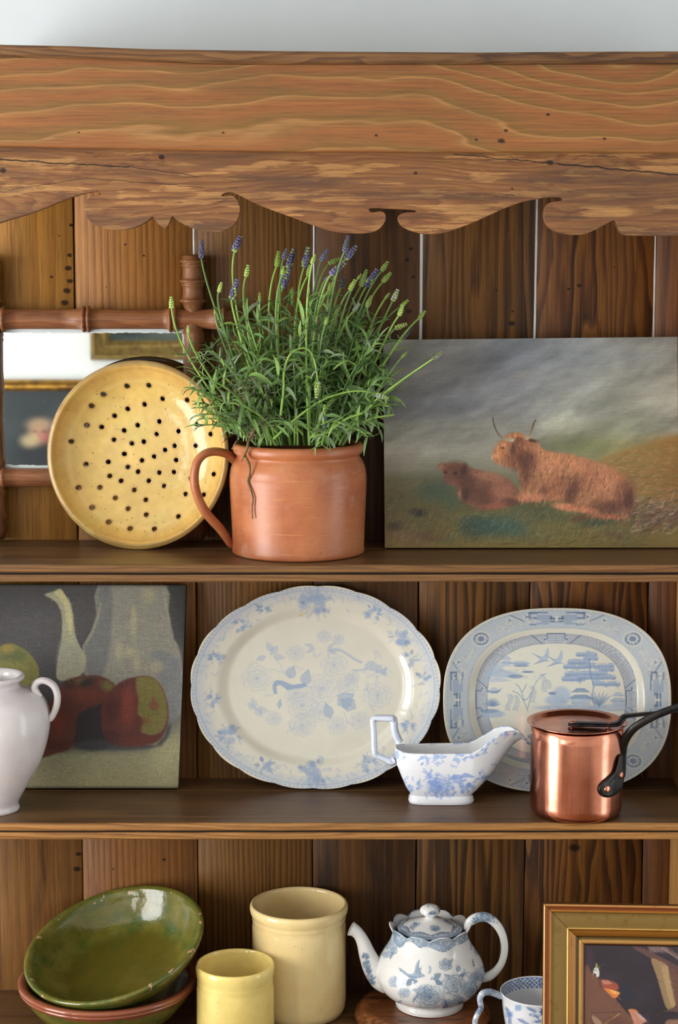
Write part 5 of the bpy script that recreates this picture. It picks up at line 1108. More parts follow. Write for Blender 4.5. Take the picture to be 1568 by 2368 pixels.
tag(o, 'wide green glazed bowl with a chipped rim, tipped on top of the lower bowl', 'bowl', group='green glazed bowls')

# ------------------------------------------------------------------ round carved board under the teapot
TB = .022
ct = stand_c(993, 2322, Z3+TB); mt = mpp(ct)
bd = wood('dark_carved_board', (150, 92, 50), (112, 64, 34), (70, 38, 22), 'x', A=60, B=8, nsc=(20, 4), off=(3, 7, 1), rough=.3, worn=.6)
me = lathe('wooden_board', [(0, 0), (140*mt, 0), (151*mt, .002), (155*mt, .007), (154*mt, .012), (148*mt, .0145), (146*mt, .017), (142*mt, .0205), (134*mt, TB), (126*mt, TB), (121*mt, TB-.0008), (0, TB-.0008)], 144, 0)
for vv in me.vertices:
    r = math.hypot(vv.co.x, vv.co.y)
    if r > 141*mt: a = math.atan2(vv.co.y, vv.co.x); k = 1+.010*abs(sin(a*19))+.008*sin(a*47); vv.co.x *= k; vv.co.y *= k
o = obj('wooden_board', me, bd, None, (ct.x-.010, ct.y-.002, Z3+.0004)); tag(o, 'round brown wooden board with a carved edge, under the teapot', 'wooden board')

# ------------------------------------------------------------------ printed teapot
sw = Canvas(0, 0, 160, 160, 3, (222, 222, 219))
for i in range(26): rose(sw, RNG.uniform(0, 160), RNG.uniform(0, 160), RNG.uniform(7, 13), ((98, 120, 146), (70, 88, 116), (134, 154, 176))[i % 3], .9, 1.2, 6, .5, seed=i)
for i in range(60): spray(sw, RNG.uniform(0, 160), RNG.uniform(0, 160), RNG.random()*6.28, 14, 3, (98, 120, 146), .8, 5, 1, 1)
def swatch(V, kx, ky): return sw.sample((np.arange(V.shape[1])[None]*kx+np.arange(V.shape[0])[:, None]*0) % 158, (np.arange(V.shape[0])[:, None]*ky+np.arange(V.shape[1])[None]*0) % 158)
D1, D2, D3 = (98, 120, 146), (134, 154, 176), (70, 88, 116)
tc = Canvas(0, 0, 1568, 1028, 1.0, (224, 223, 220)); tc.shade(.01, 100, 100, 3)
bandp = [(395, 300), (450, 360), (540, 392), (640, 402), (750, 414), (860, 396), (940, 362), (1000, 310), (1015, 345), (965, 400), (905, 440), (855, 455), (800, 492), (750, 502), (690, 480), (640, 464), (590, 470), (560, 450), (520, 424), (470, 432), (440, 462), (395, 410)]
tc.poly(bandp, D2, 2, .85, 2); tc.line(catmull(bandp[8:], 3), 5, D1, .9)
for k in range(60):
    x = RNG.uniform(420, 990); y = np.interp(x, [400, 560, 750, 900, 1000], [380, 425, 455, 420, 350])+RNG.normal()*14; tc.blob(x, y, RNG.uniform(4, 10), RNG.uniform(4, 8), (206, 212, 216), .75)
for k in range(26): x = 440+k*22; y = np.interp(x, [400, 560, 750, 900, 1000], [350, 408, 428, 400, 335]); tc.blob(x, y, 7, 5, (222, 222, 220), .9)
rsz = ((660, 835, 96, 8, D1), (835, 745, 82, 7, D1), (780, 598, 46, 6, D1), (398, 720, 42, 6, D2), (960, 770, 60, 7, D1), (380, 440, 50, 6, D2), (345, 515, 28, 5, D2), (395, 492, 26, 5, D2), (620, 800, 60, 6, D1), (1060, 660, 56, 6, D2), (800, 885, 40, 5, D1), (880, 860, 44, 6, D1), (1000, 690, 44, 6, D1), (1040, 490, 26, 5, D2), (470, 800, 40, 6, D2))
for x, y, R_, p_, cc in rsz: rose(tc, x, y, R_, cc, .95, 3.2, p_, .4, seed=4, layers=4)
for i, (x, y) in enumerate(((600, 610), (650, 600), (850, 560), (880, 590), (450, 760), (520, 790), (540, 880), (700, 700), (730, 720), (920, 690), (1000, 620), (1060, 600), (1100, 650), (1080, 720), (1100, 800), (930, 850), (800, 900), (560, 900), (460, 850), (1000, 830), (370, 560), (430, 440), (490, 430), (980, 420), (1060, 510), (880, 660), (760, 660))):
    spray(tc, x, y, RNG.random()*6.28, 56, 4, (D1, D2)[i % 2], .8, 15, 2.4, RNG.normal(), .6)
for x, y, g, L, W_ in ((690, 700, -.6, 70, 46), (700, 720, .4, 60, 40), (870, 650, -1.2, 50, 36), (880, 870, .3, 60, 44), (800, 890, 2.6, 50, 40), (920, 660, 2.6, 46, 30)): leaf2(tc, x, y, g, L, W_, D1, .9, .8, 2.4)
tc.poly([(430, 615), (470, 640), (500, 665), (540, 660), (556, 600), (582, 560), (580, 620), (600, 660), (625, 680), (600, 690), (560, 700), (520, 700), (490, 680), (440, 640)], D2, 2, .8, 2); tc.line([(560, 660), (575, 610), (584, 565)], 4, D1, .9); tc.line([(440, 640), (500, 680), (560, 690), (620, 680)], 4, D1, .8)
tc.poly([(480, 740), (500, 700), (550, 705), (570, 720), (540, 740), (500, 752)], D1, 2, .8, 2)
tc.line(catmull([(920, 760), (950, 725), (1000, 730), (1030, 770), (1010, 820), (960, 830)], 4), 12, D2, .7); tc.line(catmull([(905, 700), (930, 660), (970, 650)], 4), 5, D1, .8)
def tmap(V, cx_, by_, m_, sc, ox, oy, ce=.915, se=.405):
    return (cx_-ox)*sc+V[..., 0]/m_*sc, (by_-oy)*sc-V[..., 2]/m_*ce*sc+np.abs(V[..., 1])/m_*se*sc
pot = thing('teapot', 'white teapot printed with dark blue roses and a bird, on the round board', 'teapot', ct)
pglaze = ceramic('printed_china_glaze', (255, 255, 255), None, .06, None, True, .004, 40, .03)
def prof_t(rows): return pxprof(ct, 993, rows)
brow = [(0, 2322), (72, 2322), (77, 2321), (79, 2316), (78, 2311), (75, 2307), (80, 2303), (100, 2292), (116, 2275), (126, 2253), (126, 2238), (120, 2220), (109, 2202), (97, 2184), (89, 2168), (86, 2156), (88, 2148), (92, 2143), (93, 2140.5), (90, 2140), (84, 2146), (80, 2156), (86, 2172), (100, 2200), (112, 2240), (90, 2290), (0, 2300)]
pr = resample(catmull(prof_t(brow), 4), 250); seg = 560
th = np.linspace(0, 2*pi, seg, endpoint=False)-pi/2
Rg = pr[:, 0][:, None]*np.ones(seg); Zg = pr[:, 1][:, None]*np.ones(seg)
zr = prof_t([(92, 2143)])[0][1]; rimw = np.exp(-((Zg-zr)/.010)**2)*(Rg > 70*mt)
wv = np.abs(np.cos(th*5+.3))[None]; Zg = Zg+rimw*(wv-.5)*.0065; Rg = Rg*(1+rimw*(wv-.5)*.05)
V = np.stack([Rg*np.cos(th), Rg*np.sin(th), Zg], -1)
colt = tc.sample(*tmap(V, 993, 2322, mt, 3.336, 790, 2060)); ii = int(np.argmax(pr[:, 1]*(pr[:, 0] > 0))); colt[ii+2:] = np.array((222, 221, 218))/255.
colt[V[..., 2] < .012] = np.array((224, 223, 220))/255.
obj('body', mesh_np('body', V, gridq(250, seg, False, True)[:, ::-1], True, colt), pglaze, pot)
# lid
lc = Canvas(-100, -100, 100, 100, 3, (224, 223, 220)); rr = np.hypot(lc.X, lc.Y); ta = np.arctan2(lc.Y, lc.X)
wvy = 60+3.5*np.cos(ta*8); lc.put(np.clip((rr-wvy)/1.2, 0, 1)*.75, (120, 140, 166)); lc.put((np.abs(rr-wvy) < 1.2)*.9, D3)
for k in range(160): t = RNG.random()*6.28; lc.blob(66*cos(t)+RNG.normal(), 66*sin(t)+RNG.normal(), 2, 1.6, (214, 218, 220), .8)
for k in range(5):
    t = k*2*pi/5+2.6; rose(lc, 42*cos(t), 42*sin(t), 11, D1, .9, .9, 6, .4); 
    for g in (-1, 1): spray(lc, 42*cos(t)+9*g, 42*sin(t), t+g, 16, 4, D1, .8, 4, .7, g)
lrow = [(0, 2140), (60, 2145), (72, 2148), (75, 2146), (74, 2143), (66, 2140), (52, 2135), (36, 2129), (22, 2125), (14, 2122.5), (10, 2121)]
lpr = resample(catmull(prof_t(lrow), 3), 60); lth = np.linspace(0, 2*pi, 160, endpoint=False)
LV = np.stack([lpr[:, 0][:, None]*np.cos(lth), lpr[:, 0][:, None]*np.sin(lth), lpr[:, 1][:, None]*np.ones(160)], -1)
LV2 = LV.copy(); li = obj('lid', mesh_np('lid', LV2, gridq(60, 160, False, True)[:, ::-1], True, lc.sample(LV[..., 0]/mt, -LV[..., 1]/mt)), pglaze, pot)
krow = [(10, 2122), (11, 2119), (14, 2116), (20, 2112), (22.5, 2107), (22, 2101), (18, 2096), (11, 2092), (3, 2090.5), (0, 2090.4)]
kpr = resample(catmull(prof_t(krow), 4), 40); KV = np.stack([kpr[:, 0][:, None]*(1+.04*np.cos(lth*6))*np.cos(lth), kpr[:, 0][:, None]*(1+.04*np.cos(lth*6))*np.sin(lth), kpr[:, 1][:, None]*np.ones(160)], -1)
kc = np.ones((40, 160, 3))*np.array((224, 223, 220))/255.; topm = (kpr[:, 1] > kpr[:, 1].max()-.0115); pat = swatch(KV, .98, 1.1)
kc[topm] = pat[topm]
obj('knob', mesh_np('knob', KV, gridq(40, 160, False, True)[:, ::-1], True, kc), pglaze, li)
# spout and handle
def tubecol(name, pts, rad, segs, flat, up, n, colf, mat, parent, hollow=False):
    pts = np.asarray([tuple(p) for p in pts], float); a = catmull(np.c_[pts, rad], n); pts, rad = a[:, :3], a[:, 3]
    T = np.gradient(pts, axis=0); T /= np.linalg.norm(T, axis=1)[:, None]; upv = np.asarray(up, float)[None]*np.ones((len(pts), 1))
    A = np.cross(T, upv); A /= np.linalg.norm(A, axis=1)[:, None]; B = np.cross(T, A); th = np.linspace(0, 2*pi, segs, endpoint=False)
    ring = lambda r: pts[:, None]+np.asarray(r)[:, None, None]*(np.cos(th)[None, :, None]*A[:, None]+flat*np.sin(th)[None, :, None]*B[:, None])
    V = ring(rad)
    if hollow: V = np.concatenate([V, ring(rad-3.0*mt)[::-1][:len(pts)//2]], 0)
    c = colf(V); return obj(name, mesh_np(name, V, gridq(len(V), segs, False, True), True, c), mat, parent)
sp = [(900, 2270, 30), (882, 2258, 31), (863, 2236, 25), (850, 2208, 20), (841, 2182, 16), (832, 2164, 14), (822, 2153, 14.5), (811, 2147, 17)]
def cwhite(V): return np.ones(V.shape)*np.array((224, 223, 220))/255.
def cspout(V):
    c = cwhite(V); k = RNG.random(V.shape[:2]); x = V[..., 0]/mt; y = V[..., 1]; z = V[..., 2]/mt/1.0
    pxx = 993+x; pyy = 2322-z*.915; sc = Canvas(780, 2130, 920, 2300, 3, (224, 223, 220))
    for i, (a, b) in enumerate(((845, 2206), (848, 2222), (852, 2236), (856, 2250), (860, 2262))): rose(sc, a, b+4, 8, D1, .9, 1, 5, .5); spray(sc, a, b, 1.2+i, 10, 3, D1, .8, 4, .7)
    return sc.sample(pxx, pyy)
tubecol('spout', [P(x, y, ct.y)-ct for x, y, r in sp], [r*mt for x, y, r in sp], 40, 1.0, (0, 1, 0), 9, cspout, pglaze, pot, True)
hd = [(1078, 2150, 6), (1082, 2139, 8.5), (1090, 2129, 11), (1108, 2121, 11.5), (1130, 2123, 11), (1150, 2140, 10), (1163, 2165, 9), (1167, 2195, 8.5), (1161, 2224, 8.5), (1147, 2245, 9.5), (1130, 2258, 11), (1112, 2264, 9)]
def chand(V):
    c = cwhite(V); z = 2322-V[..., 2]/mt*.915; sv = swatch(V, 3, 1.4)
    m_ = (z < 2142) & (V[..., 0] > 95*mt); c[m_] = sv[m_]; return c
tubecol('handle', [P(x, y, ct.y)-ct for x, y, r in hd], [r*mt for x, y, r in hd], 24, .8, (0, 1, 0), 8, chand, pglaze, pot)

# ------------------------------------------------------------------ printed cup
cc = stand_c(1243, 2402, Z3); mc = mpp(cc)
cup = thing('cup', 'white china cup printed with blue sprigs and a lattice band inside, beside the framed painting', 'cup', cc)
crow = [(0, 2402), (48, 2402), (51, 2400), (52, 2394), (60, 2390), (72, 2376), (78, 2354), (82, 2328), (84, 2306), (87, 2294), (88, 2291.5), (86.5, 2290.5), (84.5, 2294), (82, 2308), (79, 2328), (72, 2362), (55, 2382), (0, 2386)]
cpr = resample(catmull(pxprof(cc, 1243, crow), 4), 150); seg = 260; th = np.linspace(0, 2*pi, seg, endpoint=False)-pi/2
V = np.stack([cpr[:, 0][:, None]*np.cos(th), cpr[:, 0][:, None]*np.sin(th), cpr[:, 1][:, None]*np.ones(seg)], -1)
uc = Canvas(0, 500, 800, 1100, .8, (226, 227, 230)); N1, N2 = (104, 130, 178), (140, 164, 202)
for k in range(8): x = 535; t = k*pi/4; leaf2(uc, x, 915, t, 36, 15, (70, 94, 146), .9, .9, 2)
uc.blob(535, 915, 7, 7, (226, 227, 230), 1)
for x, y in ((355, 885), (300, 930), (700, 900)): 
    for k in range(4): uc.blob(x+13*cos(k*1.57+.8), y+13*sin(k*1.57+.8), 13, 12, N2, .8)
for x, y, g in ((405, 880, .3), (420, 930, .1), (300, 940, 1.4), (350, 960, .4), (460, 985, -.2), (270, 870, 1.0), (600, 880, .2), (640, 950, .5), (280, 1000, 1.0), (400, 1000, .2)): spray(uc, x, y, g, 74, 5, N1, .9, 16, 3, .3, .7)
colc = uc.sample(*tmap(V, 1243, 2402, mc, 3.213, 1080, 2060)); ii = int(np.argmax(cpr[:, 1]))
zz_ = cpr[:, 1]; inn = np.arange(150) > ii
zt_ = zz_.max(); dz = (zt_-zz_)/mc
latm = inn & (dz > 4) & (dz < 28)
T2, Dz = np.meshgrid(th*84, dz); l = np.minimum(np.abs(((T2+Dz*1.1) % 11)-5.5), np.abs(((T2-Dz*1.1) % 11)-5.5))
cl = np.where((l < 1.3)[..., None], np.array((222, 226, 232))/255., np.array((84, 106, 150))/255.); flo = np.sin(T2/60.)**2 > .82
cl[flo] = np.where(RNG.random(flo.sum())[:, None] > .4, np.array((96, 112, 148))/255., np.array((170, 182, 200))/255.)
colc[inn] = np.array((214, 214, 216))/255.; colc[latm] = cl[latm]
colc[(cpr[:, 0] < 1e9) & ((dz < 4) & (dz > 2.2)) & inn] = np.array(N1)/255.
obj('body', mesh_np('body', V, gridq(150, seg, False, True)[:, ::-1], True, colc), pglaze, cup)
ch = [(1166, 2306, 5), (1158, 2303, 8), (1144, 2297, 8), (1130, 2294, 8), (1117, 2297, 7.5), (1110, 2308, 7), (1111, 2320, 6.5), (1112, 2332, 6.5), (1104, 2346, 6.5), (1099, 2360, 6.5), (1100, 2374, 6.5), (1110, 2388, 6.5), (1128, 2394, 6.5), (1150, 2386, 6.5), (1172, 2372, 6)]
def cch(V):
    c = swatch(V, 2.4, 1.7); return np.clip(c*.7+.27*cwhite(V)+np.array([-.01, .0, .03]), 0, 1)
tubecol('handle', [P(x, y, cc.y-max(0, 1166-x)*.00057*.5)-cc for x, y, r in ch], [r*mc for x, y, r in ch], 20, 1.0, (0, 1, 0), 7, cch, pglaze, cup)

# ------------------------------------------------------------------ gilt-framed painting at the right of the lowest shelf
yaw, lean = .05, .16
nf_ = Vector((-sin(yaw)*-1*cos(lean)*-1, -cos(yaw)*cos(lean), sin(lean))).normalized(); nf_ = Vector((-sin(yaw)*cos(lean), -cos(yaw)*cos(lean), sin(lean)))
Vf = (Vector((0, 0, 1))-nf_*nf_.z).normalized(); Uf = Vf.cross(nf_)
lo, hi = -.05, .1
Y0 = -.075
def solve():
    a_, b_ = -.1, .15
    for _ in range(50):
        m_ = (a_+b_)/2; q_ = P(1257, 2090, m_); h_ = (q_.z-Z3-.003)/Vf.z
        if q_.y-Vf.y*h_ < Y0: a_ = m_
        else: b_ = m_
    return q_, h_
TL, Hf = solve(); mf = mpp(TL); Wf = .30
Mf = Matrix((Uf, Vf, nf_)).transposed().to_4x4(); Mf.translation = TL-Vf*Hf
pxs = mf*3.213
fr = thing('framed_painting', 'gilt-framed dark interior painting leaning at the right of the lowest shelf', 'painting', mw=Mf)
fw = 98*mf
profc = [((0, -.0130), (96, 60, 30)), ((0, -.002), (130, 76, 38)), ((.015, .0008), (220, 170, 100)), ((.04, .0012), (150, 88, 46)), ((.08, .0004), (124, 64, 34)), ((.13, -.0012), (150, 84, 40)), ((.17, -.0006), (196, 140, 62)), ((.19, -.0022), (120, 80, 34)), ((.22, -.0026), (126, 100, 50)), ((.30, -.0028), (138, 112, 60)), ((.54, -.0046), (136, 108, 56)), ((.565, -.0048), (140, 110, 48)), ((.572, -.0034), (216, 176, 96)), ((.59, -.0034), (220, 176, 92)), ((.60, -.0050), (150, 96, 36)), ((.66, -.0072), (172, 116, 44)), ((.76, -.0086), (150, 98, 34)), ((.78, -.0106), (84, 62, 30)), ((.85, -.0112), (104, 82, 38)), ((.87, -.0100), (176, 132, 70)), ((.93, -.0098), (186, 140, 76)), ((.96, -.0108), (100, 60, 34)), ((1, -.0125), (60, 36, 24)), ((1, -.0130), (60, 36, 24))]
gfm = Mat('old_gilding'); v = gfm.coord('Object'); cA = gfm.n('Attribute', attribute_name='Col').outputs['Color']
cA = gfm.mix(gfm.ramp(gfm.noise(v, 60, 5, .7), [(.55, (0, 0, 0)), (.72, (.5,)*3)]), cA, C(100, 68, 34)); cA = gfm.mix(gfm.ramp(gfm.n('TexVoronoi', {'Vector': v, 'Scale': 75}).outputs['Distance'], [(.03, (.85,)*3), (.055, (0, 0, 0))]), cA, C(60, 34, 18))
gfm.set(color=cA, metal=.45, rough=.38, spec=.5)
cor = [(0, 0), (Wf, 0), (Wf, Hf), (0, Hf)]; sg_ = [(1, 1), (-1, 1), (-1, -1), (1, -1)]
for k in range(4):
    e = (k+1) % 4; V = []; cl = []
    for t in np.linspace(0, 1, 24):
        row = []; 
        for (a_, z_), c_ in profc:
            p0 = np.array(cor[k])+np.array(sg_[k])*a_*fw; p1 = np.array(cor[e])+np.array(sg_[e])*a_*fw; g = .0003*(1 if t < .5 else -1)*0
            d_ = (p1-p0)/np.linalg.norm(p1-p0); p = p0+(p1-p0)*t+d_*(.00035 if t == 0 else (-.00035 if t == 1 else 0)); row.append((p[0], p[1], z_)); cl.append(np.array(c_)/255.)
        V.append(row)
    obj('frame_side', mesh_np('frame_side', V, gridq(24, len(profc)), False, np.array(cl)), gfm.m, fr)
box('backing', (.003, .003, -.0140), (Wf-.003, Hf-.003, -.0130), plain('picture_back_board', (90, 66, 44), .8), fr)
pcv = Canvas(880, 370, 1620, 1240, .8, (50, 42, 48))
pcv.shade(.25, 120, 60, 8); pcv.blob(1250, 520, 260, 160, (44, 38, 46), .6); pcv.blob(920, 470, 30, 80, (66, 48, 60), .7); pcv.blob(1180, 720, 60, 60, (34, 42, 58), .7); pcv.blob(1380, 700, 110, 90, (46, 40, 50), .6)
pcv.poly([(880, 545), (930, 570), (990, 620), (1060, 700), (1130, 780), (1200, 860), (1270, 940), (1330, 1020), (1400, 1240), (880, 1240)], (112, 76, 60), 4, .95, 2)
pcv.poly([(1230, 385), (1300, 385), (1420, 440), (1600, 530), (1600, 570), (1420, 490), (1330, 440)], (104, 72, 66), 4, .8, 2); pcv.poly([(1340, 375), (1480, 375), (1620, 470), (1620, 500), (1480, 410), (1400, 420)], (120, 92, 88), 5, .75, 2)
for k in range(8): x = 1360+k*18; pcv.line([(x, 385), (x+12, 420)], 6, (156, 140, 132), .6)
pcv.line([(1450, 385), (1600, 480)], 5, (170, 160, 158), .6)
pcv.poly([(1372, 462), (1440, 480), (1500, 520), (1512, 600), (1540, 700), (1562, 790), (1500, 830), (1465, 760), (1430, 640), (1395, 540)], (146, 118, 84), 4, .95, 2); pcv.poly([(1450, 520), (1500, 520), (1530, 660), (1560, 790), (1520, 800), (1480, 660)], (172, 146, 104), 6, .7, 2)
pcv.poly([(1505, 530), (1600, 600), (1600, 820), (1560, 800), (1530, 680)], (110, 74, 62), 6, .85, 2)
pcv.poly([(945, 560), (960, 535), (975, 530), (990, 560), (990, 600), (970, 604), (965, 580), (950, 580)], (206, 206, 196), 2, .95, 2); pcv.poly([(962, 540), (966, 505), (976, 510), (978, 540)], (150, 140, 84), 2, .9, 2)
pcv.poly([(1002, 625), (1060, 624), (1110, 642), (1135, 668), (1128, 694), (1080, 690), (1020, 670)], (158, 74, 58), 3, .95, 3); pcv.poly([(1005, 628), (1050, 630), (1090, 650), (1030, 656)], (190, 150, 130), 3, .6, 2); pcv.poly([(1025, 684), (1080, 690), (1142, 712), (1130, 740), (1105, 755), (1070, 730)], (214, 120, 62), 3, .95, 3); pcv.poly([(1060, 692), (1140, 712), (1110, 728)], (226, 180, 90), 3, .8, 2)
pcv.poly([(985, 620), (1005, 610), (1010, 670), (1000, 690), (985, 660)], (96, 60, 54), 3, .8, 2)
pcv.line([(940, 862), (1050, 860), (1150, 850)], 5, (60, 40, 40), .8); pcv.line([(980, 990), (1060, 920), (1140, 868)], 9, (170, 136, 76), .85); pcv.line([(860, 1100), (980, 990)], 9, (160, 126, 70), .8)
pcv.poly([(930, 870), (990, 910), (1014, 940), (1000, 960), (950, 930)], (170, 140, 116), 4, .7, 2); pcv.line([(935, 860), (932, 920), (950, 940)], 5, (50, 40, 44), .8); pcv.blob(1110, 940, 70, 50, (92, 60, 50), .6)
pcv.poly([(1205, 838), (1250, 840), (1300, 870), (1345, 920), (1310, 930), (1318, 985), (1322, 1100), (1270, 1100), (1245, 920)], (186, 128, 104), 4, .95, 2); pcv.poly([(1205, 832), (1260, 830), (1280, 850), (1230, 850)], (206, 124, 72), 3, .8, 2); pcv.poly([(1260, 850), (1310, 880), (1345, 915), (1300, 900)], (190, 176, 182), 4, .6, 2)
pcv.line(catmull([(1400, 880), (1450, 856), (1520, 850), (1600, 852)], 4), 14, (34, 30, 40), .9); pcv.poly([(1400, 880), (1450, 850), (1540, 842), (1600, 850), (1600, 800), (1500, 830)], (108, 74, 64), 5, .7, 2)
pcv.poly([(1480, 920), (1540, 900), (1600, 920), (1600, 1100), (1470, 1100)], (150, 110, 86), 6, .85, 2)
for _ in range(900):
    x = RNG.uniform(885, 1610); y = RNG.uniform(375, 1230); b = pcv.a[int((y-370)*.8), int((x-880)*.8)]*255; L = RNG.uniform(10, 34); a_ = RNG.normal()*.6+.7; pcv.line([(x, y), (x+L*cos(a_), y+L*sin(a_))], RNG.uniform(3, 8), np.clip(b*RNG.uniform(.85, 1.2), 0, 255), .45)
nx, ny = 300, 170; U_, V_ = np.meshgrid(np.linspace(0, 1, nx), np.linspace(0, 1, ny)); G = np.stack([fw*.97+U_*(Wf-fw*1.94), Hf-fw*.97-V_*(Hf-fw*1.94), U_*0-.0125], -1)
cpx = 885+(G[..., 0]-fw)/mf*3.213; cpy = 377+(Hf-fw-G[..., 1])/mf*3.213*.97
obj('picture_surface', mesh_np('picture_surface', G, gridq(ny, nx)[:, ::-1], False, pcv.sample(880+((cpx-880) % 735), cpy)), attrmat('oil_paint_dark', .35, ((400, 400, 400), .15), .45), fr)

# ------------------------------------------------------------------ lavender growing in the jug
lg = random.Random(5)
def green_mat(name, a, b, rough=.55, sub=0):
    M = Mat(name); n = M.noise(M.coord('Object'), 30, 3, .6); ri = M.n('ObjectInfo').outputs['Random']
    c = M.mix(M.ramp(n, [(.35, (0, 0, 0)), (.65, (1, 1, 1))]), C(*a), C(*b)); c = M.mix(1, c, M.ramp(ri, [(0, (.72,)*3), (1, (1.12,)*3)]), 'MULTIPLY')
    M.set(color=c, rough=rough, spec=.3); return M.m
leaf_ms = [green_mat('lavender_leaf', (92, 128, 70), (124, 156, 96)), green_mat('lavender_leaf_grey', (118, 142, 104), (148, 168, 132)), green_mat('lavender_leaf_bright', (116, 154, 72), (144, 178, 98))]
stem_m = green_mat('lavender_stem', (128, 168, 72), (154, 190, 98)); stem_d = green_mat('lavender_stem_dark', (104, 140, 74), (124, 156, 92))
bud_g = green_mat('lavender_bud_green', (146, 178, 84), (178, 200, 116)); bud_p = green_mat('lavender_bud_purple', (84, 80, 118), (142, 138, 176)); bud_w = green_mat('lavender_bud_pale', (176, 190, 160), (196, 196, 206)); bud_d = green_mat('lavender_bud_dark', (98, 108, 92), (120, 124, 130))
dry_m = plain('dry_twig', (150, 146, 118), .8, noise=((112, 106, 80), 40)); soil_m = plain('potting_soil', (48, 34, 26), .95, noise=((24, 18, 14), 60), bump=150)
lv = thing('lavender_plant', 'bushy lavender with purple and green flower spikes, growing in the orange jug', 'plant', (cj.x, cj.y, cj.z+.118))
LO = Vector(lv.location)
# blades: a folded, curling strip; a few shapes shared by all leaves
def blade(L, W_, curl, tw):
    n = 7; V = []
    for i in range(n+1):
        t = i/n; a = curl*t*t; x = L*(t*cos(a*.5)); z = -L*t*sin(a*.6)+0; w_ = W_*math.sin(pi*min(.97, t*.92+.06))**.7*.5
        s_ = sin(tw*t); c_ = cos(tw*t); V += [(x, -w_*c_, z-w_*s_+w_*.5), (x, 0, z), (x, w_*c_, z+w_*s_+w_*.5)]
    Q = []
    for i in range(n):
        for k in range(2): a = i*3+k; Q.append((a, a+1, a+4, a+3))
    return np.array(V), Q
blades = []
for k in range(9):
    V, Q = blade(1, .19 if k < 5 else .155, lg.uniform(-.9, 1.3), lg.uniform(-.6, .6)); me = mesh_np('leaf', V, Q, True); me.materials.append(leaf_ms[(0, 0, 1, 0, 2, 0, 1, 0, 2)[k]]); blades.append((V, Q, me))
bl_m = {id(b[2]): (0, 0, 1, 0, 2, 0, 1, 0, 2)[i] for i, b in enumerate(blades)}
leaves = []      # (matrix, blade index)
def add_leaf(p, d, L, k=None):
    d = Vector(d).normalized(); up = Vector((lg.uniform(-.4, .4), lg.uniform(-.9, .1), 1)); y = up.cross(d).normalized(); z = d.cross(y)
    M = Matrix((d, y, z)).transposed().to_4x4(); M = Matrix.Translation(p) @ M @ Matrix.Diagonal((L, L, L, 1)); leaves.append((M, lg.randrange(9) if k is None else k))
def bez(a, b, c, n=14): return [a*(1-t)**2+b*2*t*(1-t)+c*t*t for t in (i/n for i in range(n+1))]
def bunch(pts, t0, t1, n, Lpx, out=.9, kk=None):
    m_ = mpp(pts[0])
    for i in range(n):
        t = t0+(t1-t0)*i/max(1, n-1); f = t*(len(pts)-1); j = min(int(f), len(pts)-2); p = pts[j].lerp(pts[j+1], f-j); T_ = (pts[j+1]-pts[j]).normalized(); az = lg.uniform(0, 6.28)
        sd = Vector((cos(az), sin(az)*.7, 0)); sd = (sd-T_*sd.dot(T_)).normalized()
        for s_ in (-1, 1):
            add_leaf(p, T_*lg.uniform(.35, .9)+sd*s_*out, Lpx*m_*lg.uniform(.6, 1.15), kk)
def spike(x0, y0, x1, y1, Y, kind):
    """flower head from base (x1,y1) to tip (x0,y0): whorls of small calyxes"""
    a, b = P(x1, y1, Y), P(x0, y0, Y); L = (b-a).length; m_ = mpp(a); d = (b-a).normalized(); parts = []; R_ = {'p': 10.5, 'g': 8.0, 'w': 9.5, 'd': 8.5}[kind]*m_
    R_ = min(R_, L*.33); nw = max(4, int(L/(R_*.62))); q0 = Vector((1, .1, 0)); u = (q0-d*q0.dot(d)).normalized(); v = d.cross(u)
    pg, pp = [], []
    for w_ in range(nw+1):
        t = w_/nw; c = a+(b-a)*t; rr = R_*(.95-.45*t)*(.8 if w_ == 0 else 1); kcount = 6
        for k in range(kcount):
            g = k*2*pi/kcount+w_*.5+lg.uniform(-.2, .2); o_ = (u*cos(g)+v*sin(g)); cen = c+o_*rr*.55+d*rr*.3; ax = (o_*.55+d).normalized(); s1 = (o_-ax*o_.dot(ax)).normalized(); s2 = ax.cross(s1); l_ = rr*.95; r_ = rr*.46
            V = [cen-ax*l_*.7]+[cen+(s1*cos(h)+s2*sin(h))*r_-ax*l_*.1 for h in (0, 1.257, 2.513, 3.77, 5.03)]+[cen+(s1*cos(h)+s2*sin(h))*r_*.7+ax*l_*.5 for h in (0, 1.257, 2.513, 3.77, 5.03)]+[cen+ax*l_*.85]
            Q = [(0, 1+(h+1) % 5, 1+h) for h in range(5)]+[(1+h, 1+(h+1) % 5, 6+(h+1) % 5, 6+h) for h in range(5)]+[(6+h, 6+(h+1) % 5, 11) for h in range(5)]
            (pp if (kind == 'p' and lg.random() < .8) or (kind in 'wd' and lg.random() < .45) else pg).append((V, Q))
    return pg, pp
